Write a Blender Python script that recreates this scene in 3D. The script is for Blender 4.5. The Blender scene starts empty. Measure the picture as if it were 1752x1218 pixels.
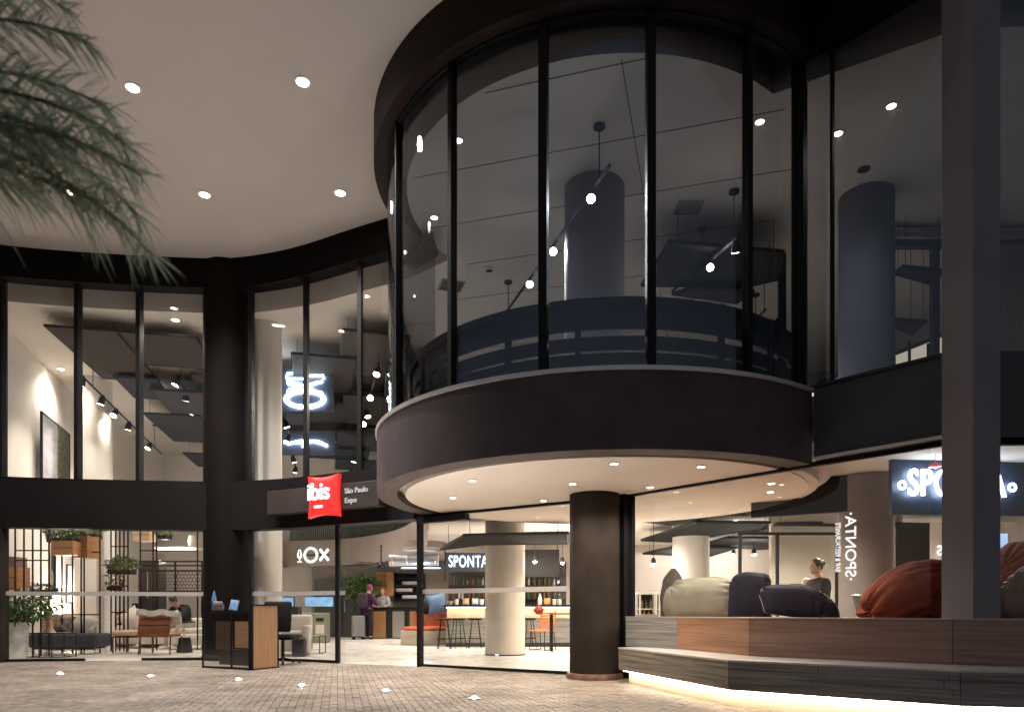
import bpy, bmesh, math, random
from mathutils import Vector, Matrix
from math import sin, cos, pi, radians as R, sqrt, atan2
random.seed(7)
sc = bpy.context.scene
C = sc.collection
# ------------------------------------------------------------------ camera, world, exposure
F, HY, CXP, EYE = 1200.0, 1047.0, 876.0, 0.9       # focal length and horizon in photo pixels, eye height
cam_d = bpy.data.cameras.new('camera'); cam = bpy.data.objects.new('camera', cam_d); C.objects.link(cam)
cam.location = (0, 0, EYE); cam.rotation_euler = (pi/2, 0, 0)
cam_d.sensor_width = 36.0; cam_d.lens = 36.0*F/1752.0; cam_d.shift_y = (HY-609.0)/1752.0
cam_d.clip_start = 0.05; cam_d.clip_end = 2000
cam_d.dof.use_dof = True; cam_d.dof.focus_distance = 11.0; cam_d.dof.aperture_fstop = 1.5
sc.camera = cam
w = bpy.data.worlds.new("World"); sc.world = w; w.use_nodes = True
nt = w.node_tree; bg = nt.nodes['Background']
sky = nt.nodes.new('ShaderNodeTexSky'); sky.sky_type = 'NISHITA'; sky.sun_disc = False
sky.sun_elevation = R(-0.5); sky.sun_rotation = R(15); sky.dust_density = 0.3; sky.ozone_density = 2
hs=nt.nodes.new('ShaderNodeHueSaturation'); hs.inputs['Saturation'].default_value=.65
nt.links.new(sky.outputs[0], hs.inputs['Color']); nt.links.new(hs.outputs[0], bg.inputs[0]); bg.inputs[1].default_value = 0.20
sc.view_settings.view_transform = 'Standard'; sc.view_settings.look = 'None'
sc.view_settings.exposure = 1.5; sc.view_settings.gamma = 1.0
try:
    cy = sc.cycles
    cy.max_bounces = 8; cy.diffuse_bounces = 4; cy.glossy_bounces = 3; cy.transmission_bounces = 4
    cy.transparent_max_bounces = 24; cy.sample_clamp_indirect = 4.0; cy.use_denoising = True
    cy.caustics_reflective = False; cy.caustics_refractive = False
except Exception: pass
# ------------------------------------------------------------------ helpers
def P(px, py, Y):
    return Vector(((px-CXP)/F*Y, Y, EYE+(HY-py)/F*Y))
def X(px, Y): return (px-CXP)/F*Y
def Zh(py, Y): return EYE+(HY-py)/F*Y
class MB:
    def __init__(s): s.v=[]; s.f=[]; s.m=[]; s.cm=0
    def add(s, vs, fs):
        b=len(s.v); s.v += [tuple(p) for p in vs]
        for f in fs: s.f.append([b+i for i in f]); s.m.append(s.cm)
        return s
    def hexa(s, p):   # 8 points: bottom ccw 0-3, top 4-7
        return s.add(p, [(3,2,1,0),(4,5,6,7),(0,1,5,4),(1,2,6,5),(2,3,7,6),(3,0,4,7)])
    def box(s, cx,cy,cz, sx,sy,sz, rz=0, rx=0, ry=0):
        M = Matrix.Translation((cx,cy,cz)) @ Matrix.Rotation(rz,4,'Z') @ Matrix.Rotation(ry,4,'Y') @ Matrix.Rotation(rx,4,'X')
        q=[(-1,-1,-1),(1,-1,-1),(1,1,-1),(-1,1,-1),(-1,-1,1),(1,-1,1),(1,1,1),(-1,1,1)]
        return s.hexa([M @ Vector((a*sx/2,b*sy/2,c*sz/2)) for a,b,c in q])
    def rbox(s, cx,cy,cz, sx,sy,sz, r=.04, rz=0, puff=0.0, n=3, rx=0, ry=0):  # rounded box via superellipsoid grid
        M = Matrix.Translation((cx,cy,cz)) @ Matrix.Rotation(rz,4,'Z') @ Matrix.Rotation(ry,4,'Y') @ Matrix.Rotation(rx,4,'X')
        bm=bmesh.new(); bmesh.ops.create_cube(bm,size=1.0)
        for v in bm.verts: v.co=Vector((v.co.x*sx,v.co.y*sy,v.co.z*sz))
        if puff:
            bmesh.ops.subdivide_edges(bm,edges=bm.edges[:],cuts=6,use_grid_fill=True)
            for v in bm.verts:
                x,y,z=v.co.x/(sx/2),v.co.y/(sy/2),v.co.z/(sz/2)
                v.co=Vector((v.co.x*(1-.10*(1-z*z)),v.co.y*(.18+(1+puff)*(1-x**4)*(1-z**4)),v.co.z*(1-.10*(1-x*x))))
        else:
            bmesh.ops.bevel(bm,geom=bm.edges[:],offset=min(r,min(sx,sy,sz)*.45),segments=n,affect='EDGES',profile=.5)
        bm.verts.index_update()
        s.add([M@v.co for v in bm.verts],[[v.index for v in f.verts] for f in bm.faces]); bm.free(); return s
    def tube(s, pts, r, n=8, cap=True):
        pts=[Vector(p) for p in pts]; rs = r if isinstance(r,(list,tuple)) else [r]*len(pts)
        vs=[]; fs=[]; up=None
        for i,p in enumerate(pts):
            t=(pts[min(i+1,len(pts)-1)]-pts[max(i-1,0)])
            t = t.normalized() if t.length>1e-9 else Vector((0,0,1))
            if up is None: up = Vector((0,0,1)) if abs(t.z)<.9 else Vector((1,0,0))
            a=t.cross(up); a = a.normalized() if a.length>1e-6 else Vector((1,0,0)); b=a.cross(t).normalized(); up=b
            for k in range(n):
                an=2*pi*k/n; vs.append(p+(a*cos(an)+b*sin(an))*rs[i])
        for i in range(len(pts)-1):
            for k in range(n):
                fs.append((i*n+k,i*n+(k+1)%n,(i+1)*n+(k+1)%n,(i+1)*n+k))
        if cap: fs += [tuple(range(n))[::-1], tuple((len(pts)-1)*n+k for k in range(n))]
        return s.add(vs,fs)
    def lathe(s, prof, cx=0, cy=0, cz=0, n=32, a0=0, a1=2*pi):
        full = abs(a1-a0-2*pi)<1e-6; m=n if full else n+1
        vs=[]; fs=[]
        for (r,z) in prof:
            for k in range(m):
                an=a0+(a1-a0)*k/n; vs.append((cx+r*cos(an),cy+r*sin(an),cz+z))
        for i in range(len(prof)-1):
            for k in range(n):
                fs.append((i*m+k,i*m+(k+1)%m,(i+1)*m+(k+1)%m,(i+1)*m+k))
        if full:
            if prof[0][0]>1e-6: fs.append(tuple(range(m))[::-1])
            if prof[-1][0]>1e-6: fs.append(tuple((len(prof)-1)*m+k for k in range(m)))
        return s.add(vs,fs)
    def prism(s, poly, z0, z1):
        n=len(poly); vs=[(x,y,z0) for x,y in poly]+[(x,y,z1) for x,y in poly]
        return s.add(vs,[tuple(range(n))[::-1],tuple(range(n,2*n))]+[(i,(i+1)%n,n+(i+1)%n,n+i) for i in range(n)])
    def strip(s, pts, z0, z1, a, b, zt0=None, zt1=None):  # wall along a plan polyline, lateral offset a..b to its left
        n=len(pts); L=[];Rr=[]
        for i,p in enumerate(pts):
            q0=pts[max(i-1,0)]; q1=pts[min(i+1,n-1)]
            d=Vector((q1[0]-q0[0],q1[1]-q0[1])); d.normalize(); nn=Vector((-d.y,d.x))
            L.append((p[0]+nn.x*a,p[1]+nn.y*a)); Rr.append((p[0]+nn.x*b,p[1]+nn.y*b))
        vs=[]
        for i in range(n): vs += [(*L[i],z0),(*Rr[i],z0),(*Rr[i],z1),(*L[i],z1)]
        fs=[(3,2,1,0),((n-1)*4,(n-1)*4+1,(n-1)*4+2,(n-1)*4+3)]
        for i in range(n-1):
            for k in range(4):
                fs.append((i*4+k,i*4+(k+1)%4,(i+1)*4+(k+1)%4,(i+1)*4+k))
        return s.add(vs,fs)
    def leaf(s, base, d, L, wd, up=Vector((0,0,1)), droop=.3):
        d=Vector(d).normalized(); side=d.cross(up); side = side.normalized() if side.length>1e-5 else Vector((1,0,0))
        base=Vector(base); mid=base+d*L*.5; tip=base+d*L-Vector((0,0,droop*L))
        return s.add([base,mid+side*wd/2,tip,mid-side*wd/2],[(0,1,2,3)])
    def cloud(s, c, rad, n, L=.07, wd=.035, hollow=.3):
        c=Vector(c)
        for _ in range(n):
            while True:
                p=Vector((random.uniform(-1,1),random.uniform(-1,1),random.uniform(-1,1)))
                if p.length<1 and p.length>hollow*random.random(): break
            d=(p+Vector((random.gauss(0,.5),random.gauss(0,.5),random.gauss(0,.5)))).normalized()
            k=random.uniform(.6,1.3)
            s.leaf(c+Vector((p.x*rad[0],p.y*rad[1],p.z*rad[2])),d,L*k,wd*k,Vector((random.gauss(0,1),random.gauss(0,1),1)),random.uniform(0,.5))
        return s
    def ell(s, c, r, nu=16, nv=10, M=None):
        vs=[];fs=[]
        for j in range(nv+1):
            ph=-pi/2+pi*j/nv
            for i in range(nu):
                th=2*pi*i/nu; p=Vector((r[0]*cos(ph)*cos(th),r[1]*cos(ph)*sin(th),r[2]*sin(ph)))
                if M: p=M@p
                vs.append(p+Vector(c))
        for j in range(nv):
            for i in range(nu): fs.append((j*nu+i,j*nu+(i+1)%nu,(j+1)*nu+(i+1)%nu,(j+1)*nu+i))
        return s.add(vs,fs)
    def build(s, name, mat, parent=None, smooth=False, bevel=0):
        me=bpy.data.meshes.new(name); me.from_pydata(s.v,[],s.f)
        ms = mat if isinstance(mat,(list,tuple)) else [mat]
        for m in ms: me.materials.append(m)
        if len(ms)>1: me.polygons.foreach_set('material_index', s.m)
        bm=bmesh.new(); bm.from_mesh(me); bmesh.ops.remove_doubles(bm,verts=bm.verts,dist=1e-6); bmesh.ops.recalc_face_normals(bm,faces=bm.faces); bm.to_mesh(me); bm.free()
        if smooth:
            me.polygons.foreach_set('use_smooth',[True]*len(me.polygons))
            try: me.set_sharp_from_angle(angle=R(40))
            except Exception: pass
        o=bpy.data.objects.new(name,me); C.objects.link(o)
        if parent is not None: o.parent=parent
        if bevel:
            b=o.modifiers.new('bevel','BEVEL'); b.width=bevel; b.segments=2; b.limit_method='ANGLE'
        return o
def tag(o, label=None, cat=None, group=None, kind=None):
    if label: o['label']=label
    if cat: o['category']=cat
    if group: o['group']=group
    if kind: o['kind']=kind
    return o
def thing(name, label, cat, loc=(0,0,0), rz=0, group=None):
    o=bpy.data.objects.new(name,None); C.objects.link(o); o.location=loc; o.rotation_euler=(0,0,rz)
    o.empty_display_size=.1
    return tag(o,label,cat,group)
def dup(root, loc, rz=None, label=None, group=None, scale=None):
    def cp(o, par):
        c=o.copy(); C.objects.link(c)
        if par is not None: c.parent=par
        for ch in [x for x in C.objects if x.parent==o and x!=c]: cp(ch,c)
        return c
    r=cp(root,None); r.location=loc
    if rz is not None: r.rotation_euler=(0,0,rz)
    if label: r['label']=label
    if group: r['group']=group
    if scale: r.scale=scale
    return r
# ------------------------------------------------------------------ materials
MATS={}
def mat(name, col, rough=.5, metal=0., var=.12, scale=6., bump=0., bscale=60., spec=.5, emit=None, es=0., stretch=None, sheen=0., dirt=0., dscale=.7):
    if name in MATS: return MATS[name]
    m=bpy.data.materials.new(name); m.use_nodes=True; n=m.node_tree.nodes; l=m.node_tree.links
    b=n['Principled BSDF']; b.inputs['Roughness'].default_value=rough; b.inputs['Metallic'].default_value=metal
    b.inputs['Specular IOR Level'].default_value=spec
    if sheen: b.inputs['Sheen Weight'].default_value=sheen
    tc=n.new('ShaderNodeTexCoord'); mp=n.new('ShaderNodeMapping'); l.new(tc.outputs['Object'],mp.inputs[0])
    if stretch: mp.inputs['Scale'].default_value=stretch
    nz=n.new('ShaderNodeTexNoise'); nz.inputs['Scale'].default_value=scale; nz.inputs['Detail'].default_value=6; l.new(mp.outputs[0],nz.inputs['Vector'])
    rp=n.new('ShaderNodeValToRGB'); e=rp.color_ramp.elements
    e[0].position=.3; e[1].position=.7
    e[0].color=(*[max(0,c*(1-var)) for c in col],1); e[1].color=(*[min(1,c*(1+var)) for c in col],1)
    l.new(nz.outputs['Fac'],rp.inputs[0])
    if dirt:
        n3=n.new('ShaderNodeTexNoise'); n3.inputs['Scale'].default_value=dscale; n3.inputs['Detail'].default_value=8; n3.inputs['Roughness'].default_value=.65; l.new(tc.outputs['Object'],n3.inputs['Vector'])
        r3=n.new('ShaderNodeMapRange'); r3.inputs['From Min'].default_value=.35; r3.inputs['From Max'].default_value=.7; r3.inputs['To Min'].default_value=1-dirt; r3.inputs['To Max'].default_value=1; l.new(n3.outputs['Fac'],r3.inputs['Value'])
        mm=n.new('ShaderNodeMix'); mm.data_type='RGBA'; mm.blend_type='MULTIPLY'; mm.inputs[0].default_value=1; l.new(rp.outputs[0],mm.inputs[6]); l.new(r3.outputs[0],mm.inputs[7]); l.new(mm.outputs[2],b.inputs['Base Color'])
    else: l.new(rp.outputs[0],b.inputs['Base Color'])
    rr=n.new('ShaderNodeMapRange'); rr.inputs['To Min'].default_value=max(.02,rough-.08); rr.inputs['To Max'].default_value=min(1,rough+.1)
    l.new(nz.outputs['Fac'],rr.inputs['Value']); l.new(rr.outputs[0],b.inputs['Roughness'])
    if bump:
        n2=n.new('ShaderNodeTexNoise'); n2.inputs['Scale'].default_value=bscale; n2.inputs['Detail'].default_value=4; l.new(mp.outputs[0],n2.inputs['Vector'])
        bp=n.new('ShaderNodeBump'); bp.inputs['Strength'].default_value=bump; bp.inputs['Distance'].default_value=.01
        l.new(n2.outputs['Fac'],bp.inputs['Height']); l.new(bp.outputs[0],b.inputs['Normal'])
    if emit:
        b.inputs['Emission Color'].default_value=(*emit,1); b.inputs['Emission Strength'].default_value=es
    MATS[name]=m; return m
def wood(name, c1, c2, axis='X', scale=3., rough=.45):
    if name in MATS: return MATS[name]
    m=mat(name,c1,rough); n=m.node_tree.nodes; l=m.node_tree.links
    mp=[x for x in n if x.type=='MAPPING'][0]
    mp.inputs['Scale'].default_value={'X':(.45,.45,16),'Y':(9,.35,9),'Z':(14,14,.45)}[axis]
    nz=[x for x in n if x.type=='TEX_NOISE'][0]; nz.inputs['Scale'].default_value=scale; nz.inputs['Detail'].default_value=9; nz.inputs['Distortion'].default_value=.5; [x for x in n if x.type=='VALTORGB'][0].color_ramp.elements[0].position=.36; [x for x in n if x.type=='VALTORGB'][0].color_ramp.elements[1].position=.64
    e=[x for x in n if x.type=='VALTORGB'][0].color_ramp.elements
    e[0].color=(*c1,1); e[1].color=(*c2,1); return m
def glass(name, tint=.93, boost=1.0):
    m=bpy.data.materials.new(name); m.use_nodes=True; n=m.node_tree.nodes; l=m.node_tree.links; n.clear()
    o=n.new('ShaderNodeOutputMaterial'); mx=n.new('ShaderNodeMixShader'); t=n.new('ShaderNodeBsdfTransparent'); g=n.new('ShaderNodeBsdfGlossy')
    lw=n.new('ShaderNodeLayerWeight'); lw.inputs[0].default_value=.5
    pw=n.new('ShaderNodeMath'); pw.operation='POWER'; pw.inputs[1].default_value=5
    mu=n.new('ShaderNodeMath'); mu.operation='MULTIPLY_ADD'; mu.inputs[1].default_value=.55*boost; mu.inputs[2].default_value=.038*boost; mu.use_clamp=True
    t.inputs[0].default_value=(tint*(1 if tint>.9 else .96),tint,tint*(.99 if tint>.9 else 1.05),1); g.inputs['Roughness'].default_value=.0; g.inputs[0].default_value=(1,1,1,1)
    l.new(lw.outputs['Facing'],pw.inputs[0]); l.new(pw.outputs[0],mu.inputs[0]); l.new(mu.outputs[0],mx.inputs[0]); l.new(t.outputs[0],mx.inputs[1]); l.new(g.outputs[0],mx.inputs[2]); l.new(mx.outputs[0],o.inputs[0])
    return m
def emis(name, col, s):
    if name in MATS: return MATS[name]
    m=bpy.data.materials.new(name); m.use_nodes=True; n=m.node_tree.nodes; l=m.node_tree.links; n.clear()
    o=n.new('ShaderNodeOutputMaterial'); e=n.new('ShaderNodeEmission'); e.inputs[0].default_value=(*col,1); e.inputs[1].default_value=s; l.new(e.outputs[0],o.inputs[0])
    MATS[name]=m; return m
WARM=(1.0,.87,.74); NEUT=(1.0,.935,.875); COOL=(.62,.78,1.0)
def lamp(kind, loc, power, col=WARM, parent=None, spot=120, blend=.8, size=.05, rot=(0,0,0), name='lamp'):
    d=bpy.data.lights.new(name,kind); d.energy=power; d.color=col
    if kind=='SPOT': d.spot_size=R(spot); d.spot_blend=blend; d.shadow_soft_size=size
    elif kind=='POINT': d.shadow_soft_size=size
    o=bpy.data.objects.new(name,d); C.objects.link(o); o.location=loc; o.rotation_euler=rot
    if parent is not None: o.parent=parent
    return o
def text(name, body, size, m, parent=None, loc=(0,0,0), yaw=0, ext=.006, mirror=False, roll=0, bold=0, tube=0, align='CENTER', pitch=pi/2, spacing=1.0):
    cu=bpy.data.curves.new(name,'FONT'); cu.body=body; cu.size=size; cu.align_x=align; cu.align_y='CENTER'; cu.space_character=spacing
    if tube: cu.fill_mode='NONE'; cu.bevel_depth=tube; cu.bevel_resolution=1
    else: cu.extrude=ext; cu.offset=bold
    t=bpy.data.objects.new(name,cu); C.objects.link(t); bpy.context.view_layer.update()
    dg=bpy.context.evaluated_depsgraph_get(); me=bpy.data.meshes.new_from_object(t.evaluated_get(dg)); bpy.data.objects.remove(t); 
    me.name=name; me.materials.clear(); me.materials.append(m)
    M=Matrix.Translation(loc) @ Matrix.Rotation(yaw,4,'Z') @ Matrix.Rotation(pitch,4,'X') @ Matrix.Rotation(roll,4,'Z') @ Matrix.Diagonal((-1 if mirror else 1,1,1,1))
    me.transform(M)
    o=bpy.data.objects.new(name,me); C.objects.link(o)
    if parent is not None: o.parent=parent
    return o
M_bronze=mat('bronze_cladding',(.006,.0045,.0045),.6,.0,.22,1.5,.05,200,.2)
M_bronze3=mat('bronze_column_dark',(.006,.0038,.0034),.7,0,.16,2.0,.05,200,.12)
M_roofb=mat('dark_roof_band',(.004,.003,.003),.7,0,.2,2,spec=.1)
M_bronze2=mat('bronze_column',(.034,.026,.021),.8,.0,.12,2.0,.05,200,.08,dirt=.25,dscale=2.0)
M_black=mat('black_frame',(.005,.005,.006),.6,0,.2,4,spec=.2)
M_dark=mat('dark_metal',(.018,.017,.018),.4,.3,.2,5)
M_charc=mat('charcoal_paint',(.034,.033,.036),.5,0,.12,2,.03,120)
M_canopy=mat('canopy_plaster',(.56,.505,.475),.9,0,.035,.8,.04,150,.2)
M_white=mat('white_plaster',(.74,.705,.66),.85,0,.04,1.2,.03,120,.2)
M_ceil=mat('interior_ceiling_paint',(.66,.615,.56),.9,0,.05,1.0,spec=.2)
M_greywall=mat('grey_plaster',(.30,.28,.27),.85,0,.08,1.2,spec=.2)
M_lip=mat('lip_brown',(.085,.066,.055),.7,0,.1,1.5,spec=.2)
M_bulk=mat('taupe_bulkhead',(.34,.29,.255),.7,0,.08,1.5,spec=.3)
M_floor=mat('polished_floor',(.64,.61,.565),.28,0,.07,1.1,.02,20,.5)
M_navy=mat('navy_paint',(.012,.017,.04),.4,0,.25,3,spec=.5)
M_trim=mat('pale_metal_trim',(.55,.52,.48),.35,.4,.06,4)
M_felt=mat('black_felt',(.010,.009,.009),.9,0,.15,10,spec=.1)
M_panel=mat('acoustic_felt',(.034,.030,.030),.85,0,.15,10,.1,200,.2)
M_leaf=mat('leaf_green',(.05,.11,.025),.5,0,.55,9,spec=.4)
M_leaf2=mat('light_leaf_green',(.11,.20,.045),.5,0,.5,9,spec=.4)
M_disc=mat('soffit_white',(.62,.55,.475),.85,0,.03,1.2,.03,120,.2)
def leafmat(name,col):
    m=mat(name,col,.5,0,.45,5,spec=.5); n=m.node_tree.nodes; l=m.node_tree.links
    b=n['Principled BSDF']; o=n['Material Output']; t=n.new('ShaderNodeBsdfTranslucent'); t.inputs[0].default_value=(*[min(1,c*1.9) for c in col],1)
    mx=n.new('ShaderNodeMixShader'); mx.inputs[0].default_value=.6; l.new(b.outputs[0],mx.inputs[1]); l.new(t.outputs[0],mx.inputs[2]); l.new(mx.outputs[0],o.inputs[0]); return m
M_palm=leafmat('palm_green',(.17,.20,.14))
M_woodO=wood('oak_veneer',(.33,.17,.075),(.46,.26,.125),'Z')
M_woodH=wood('oak_veneer_horizontal',(.34,.19,.09),(.48,.29,.15),'X')
M_woodR=wood('walnut_board',(.25,.14,.10),(.40,.24,.175),'X',2.2)
M_woodB=wood('honey_board',(.21,.105,.055),(.32,.17,.095),'X',2.2)
M_woodG=wood('weathered_board',(.11,.105,.098),(.25,.24,.215),'X',2.5,.6)
M_woodP=wood('pale_plywood',(.45,.30,.17),(.55,.39,.235),'X')
M_glass=glass('clear_glass',.965,1.0)
M_tint=glass('tinted_glass',.70,1.15)
M_frost=mat('frosted_band',(.40,.38,.36),.6,0,.02,3)
M_lens=emis('lamp_lens_warm',(1,.88,.7),14)
M_lensd=emis('lamp_lens_dim',(1,.9,.78),6)
M_neon=emis('neon_white',(.70,.86,1.0),6)
M_neonw=emis('neon_warm_white',(1,.95,.88),.75)
# ------------------------------------------------------------------ plan geometry
DC=(1.25,10.0); RF=3.12; RG=2.97
def arc(r, a0, a1, n=48, c=DC):
    return [(c[0]+r*sin(R(a0+(a1-a0)*i/n)), c[1]-r*cos(R(a0+(a1-a0)*i/n))) for i in range(n+1)]
def spline(pts, k=8):
    out=[]
    for i in range(len(pts)-1):
        p0=pts[max(i-1,0)];p1=pts[i];p2=pts[i+1];p3=pts[min(i+2,len(pts)-1)]
        for j in range(k):
            t=j/k; out.append(tuple(.5*((2*p1[a])+(-p0[a]+p2[a])*t+(2*p0[a]-5*p1[a]+4*p2[a]-p3[a])*t*t+(-p0[a]+3*p1[a]-3*p2[a]+p3[a])*t**3) for a in (0,1)))
    out.append(pts[-1]); return out
LC=spline([(-11.2,12.1),(-9.27,12.7),(-7.94,12.97),(-6.4,13.15),(-5.3,13.2),(-4.4,13.0),(-3.68,12.72),(-2.64,12.17),(-1.55,11.62)])
L1=[(-1.51,11.64),(1.30,9.86)]
L2=[(1.60,9.62),(3.30,7.56),(4.12,6.62)]
L3=[(4.12,6.62),(8.6,6.42)]
def hit(px, pts, far=False):      # where the sight line through photo column px meets a plan polyline
    s=(px-CXP)/F; res=[]
    for a,b in zip(pts[:-1],pts[1:]):
        fa=a[0]-s*a[1]; fb=b[0]-s*b[1]
        if fa*fb<=0 and abs(fa-fb)>1e-9:
            t=fa/(fa-fb); res.append((a[0]+(b[0]-a[0])*t,a[1]+(b[1]-a[1])*t))
    if not res: return min(pts,key=lambda p:abs(p[0]-s*p[1]))
    res.sort(key=lambda p:p[1]); return res[-1] if far else res[0]
def sub(pts, p, q):               # piece of polyline between two points lying on it (ordered by x)
    inner=[a for a in pts if min(p[0],q[0])+1e-3<a[0]<max(p[0],q[0])-1e-3]
    return [p]+inner+[q]
ZH, ZF, ZG, ZT = 2.50, 3.32, 6.95, 7.48          # lower glass top, balcony top, upper glass top, canopy underside
# ------------------------------------------------------------------ ground
g=MB().prism([(-60,-60),(60,-60),(60,60),(-60,60)],-.3,-.012).build('ground',mat('ground_mortar',(.15,.125,.10),.9,0,.2,3))
tag(g,kind='structure')
def paving():
    bm=MB(); wd=.078; gap=.005; an=R(14); ca,sa=cos(an),sin(an)
    cols=[mat('paver_sand',(.315,.258,.205),.62,0,.22,14,.25,90,.4,dirt=.55,dscale=1.1),mat('paver_brown',(.255,.203,.16),.58,0,.22,14,.25,90,.4,dirt=.55,dscale=1.1),mat('paver_pale',(.36,.298,.238),.64,0,.2,14,.25,90,.4,dirt=.55,dscale=1.1)]
    for a in range(-200,220):
        for b in range(-125,125):
            ox,oy=a+2*b,a-2*b
            for (x0,y0,dx,dy) in ((ox,oy,2,1),(ox,oy+1,1,2)):
                mx,my=(x0+dx/2)*wd,(y0+dy/2)*wd
                cx=-3.2+mx*ca-my*sa; cyy=9.3+mx*sa+my*ca
                if not(-12.2<cx<3.6 and 5.0<cyy<13.4): continue
                h=random.gauss(0,.0012); tx,ty=random.gauss(0,.006),random.gauss(0,.006)
                hx,hy=(dx*wd-gap)/2,(dy*wd-gap)/2; vs=[]
                for (ins,zz) in ((0,-.02),(0,-.004),(.004,0)):
                    for (u,v) in ((-1,-1),(1,-1),(1,1),(-1,1)):
                        lx,ly=u*(hx-ins),v*(hy-ins)
                        vs.append((cx+lx*ca-ly*sa,cyy+lx*sa+ly*ca,zz+h+(lx*tx+ly*ty if zz==0 else 0)))
                bm.cm=random.choice((0,0,1,1,2))
                bm.add(vs,[(0,1,5,4),(1,2,6,5),(2,3,7,6),(3,0,4,7),(4,5,9,8),(5,6,10,9),(6,7,11,10),(7,4,8,11),(8,9,10,11)])
    o=bm.build('paving',cols); tag(o,kind='structure')
paving()
# ------------------------------------------------------------------ the hotel building
B=thing('hotel_building','two storey hotel front with glazed round drum, bronze bands and curved glass wings','building')
fl=[(p[0],p[1]) for p in LC]+[L1[1]]+L2+[(8.6,6.42),(11,26.2),(-13.2,26.2)]
tag(MB().prism(fl,-.008,.006).build('interior_floor',M_floor),kind='structure')
# canopy and roof in one slab
MB().box(-1.5,16.6,7.74,29,21.2,.52).build('canopy_ceiling',M_canopy,B)
# curved glazed wing at left: beams, glass, mullions
MB().strip(LC,ZH-.07,ZF,-.14,.16).build('floor_band',M_bronze,B)
MB().strip(LC,ZG-.02,ZT-.003,-.16,.14).build('roof_band',M_roofb,B)
MB().strip(LC,ZF,ZF+.03,-.07,.07).build('sill',M_black,B)
colp=(-5.44,13.42)
MB().lathe([(.435,0.0),(.435,ZT-.005)],*colp,n=48).build('round_column',M_bronze3,B,True)
MB().lathe([(.47,0),(.47,.05),(.45,.09),(.437,.1)],*colp,n=48).build('column_plinth',M_bronze,B,True)
def panes(line, pxs, z0, z1, m, far=False, name='glass_pane', parent=B, band=False, gap=.004):
    ps=[hit(p,line,far) if not isinstance(p,tuple) else p for p in pxs]
    out=[]
    for a,b in zip(ps[:-1],ps[1:]):
        q=sub(line,a,b)
        o=MB().strip(q,z0,z1,-.005,.005).build(name,m,parent,True); out.append(o)
        if band: MB().strip(q,1.205,1.28,-.009,-.006).build('frosted_band',M_frost,o)
    return out
def mull(p, z0, z1, wx, wy, yaw, m=M_black, name='mullion'):
    return MB().box(p[0],p[1],(z0+z1)/2,wx,wy,z1-z0,rz=yaw).build(name,m,B,bevel=.004)
panes(LC,[-60,5,134,239,352],ZF+.03,ZG-.02,M_glass)
panes(LC,[428,524,617,652],ZF+.03,ZG-.02,M_glass)
for px,wd in ((4,.09),(134,.075),(239,.075),(430,.07),(524,.075),(616,.07)):
    mull(hit(px,LC),ZF+.03,ZG-.02,wd,.16,0)
panes(LC,[-60,5,150,243,352],.02,ZH-.07,M_glass,band=True)
panes(LC,[428,506,578],.02,ZH-.07,M_glass,band=True)
panes(LC,[576,591],.02,ZH-.07,M_glass,band=True,name='sliding_door')
p0=hit(4,LC); mull((p0[0],p0[1]-.02),0,ZH-.07,.12,.22,0,M_bronze2,'jamb')
p0=hit(-70,LC); 
for px,wd in ((430,.05),(578,.065)):
    mull(hit(px,LC),0,ZH-.07,wd,.14,0,name='door_post')
for a,b in ((8,145),(243,346),(474,578)):
    q=sub(LC,hit(a,LC),hit(b,LC)); MB().strip(q,.004,.05,-.03,.03).build('bottom_rail',M_black,B)
# entrance screen between drum edge and main column
panes(L1,[720,793,880,(1.28,9.873)],.02,ZH-.02,M_glass,band=True)
mull((-1.52,11.62),0,ZH,.07,.10,R(-33),name='door_post')
MB().strip(L1,.004,.045,-.03,.03).build('bottom_rail',M_black,B)
MB().strip(L1,ZH-.03,ZH+.015,-.035,.035).build('head_rail',M_black,B)
q=[hit(716,L1),hit(803,L1)]
MB().strip([(a[0]-.03,a[1]-.06) for a in q],ZH-.14,ZH-.045,-.06,.06).build('door_track',M_black,B)
# main column and its black side post
MB().lathe([(.34,.07),(.34,2.60)],1.13,9.6,n=56).build('round_column',M_bronze2,B,True)
MB().lathe([(.385,0),(.39,.04),(.375,.075),(.34,.08)],1.13,9.6,n=56).build('column_plinth',mat('brown_stone',(.14,.075,.045),.4,0,.45,12),B,True)
mull((1.50,9.63),0,2.60,.22,.12,R(-50),name='corner_post')
# straight glass wing over the bench platform
panes(L2,[(1.64,9.572),1306,(4.02,6.735)],.842,ZH-.01,M_glass,gap=.01)
MB().strip(L2[:2],ZH-.025,ZH+.02,-.03,.03).build('head_rail',M_black,B)
MB().strip(L2[1:],ZH-.025,ZH+.02,-.03,.03).build('head_rail',M_black,B)
mull((1.64,9.57),.45,ZH,.06,.06,R(-50),name='corner_post')
MB().strip(L3,ZH-.03,ZH+.02,-.03,.03).build('head_rail',M_black,B)
panes(L3,[(4.3,6.612),(8.5,6.424)],.842,ZH-.03,M_glass)
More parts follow.
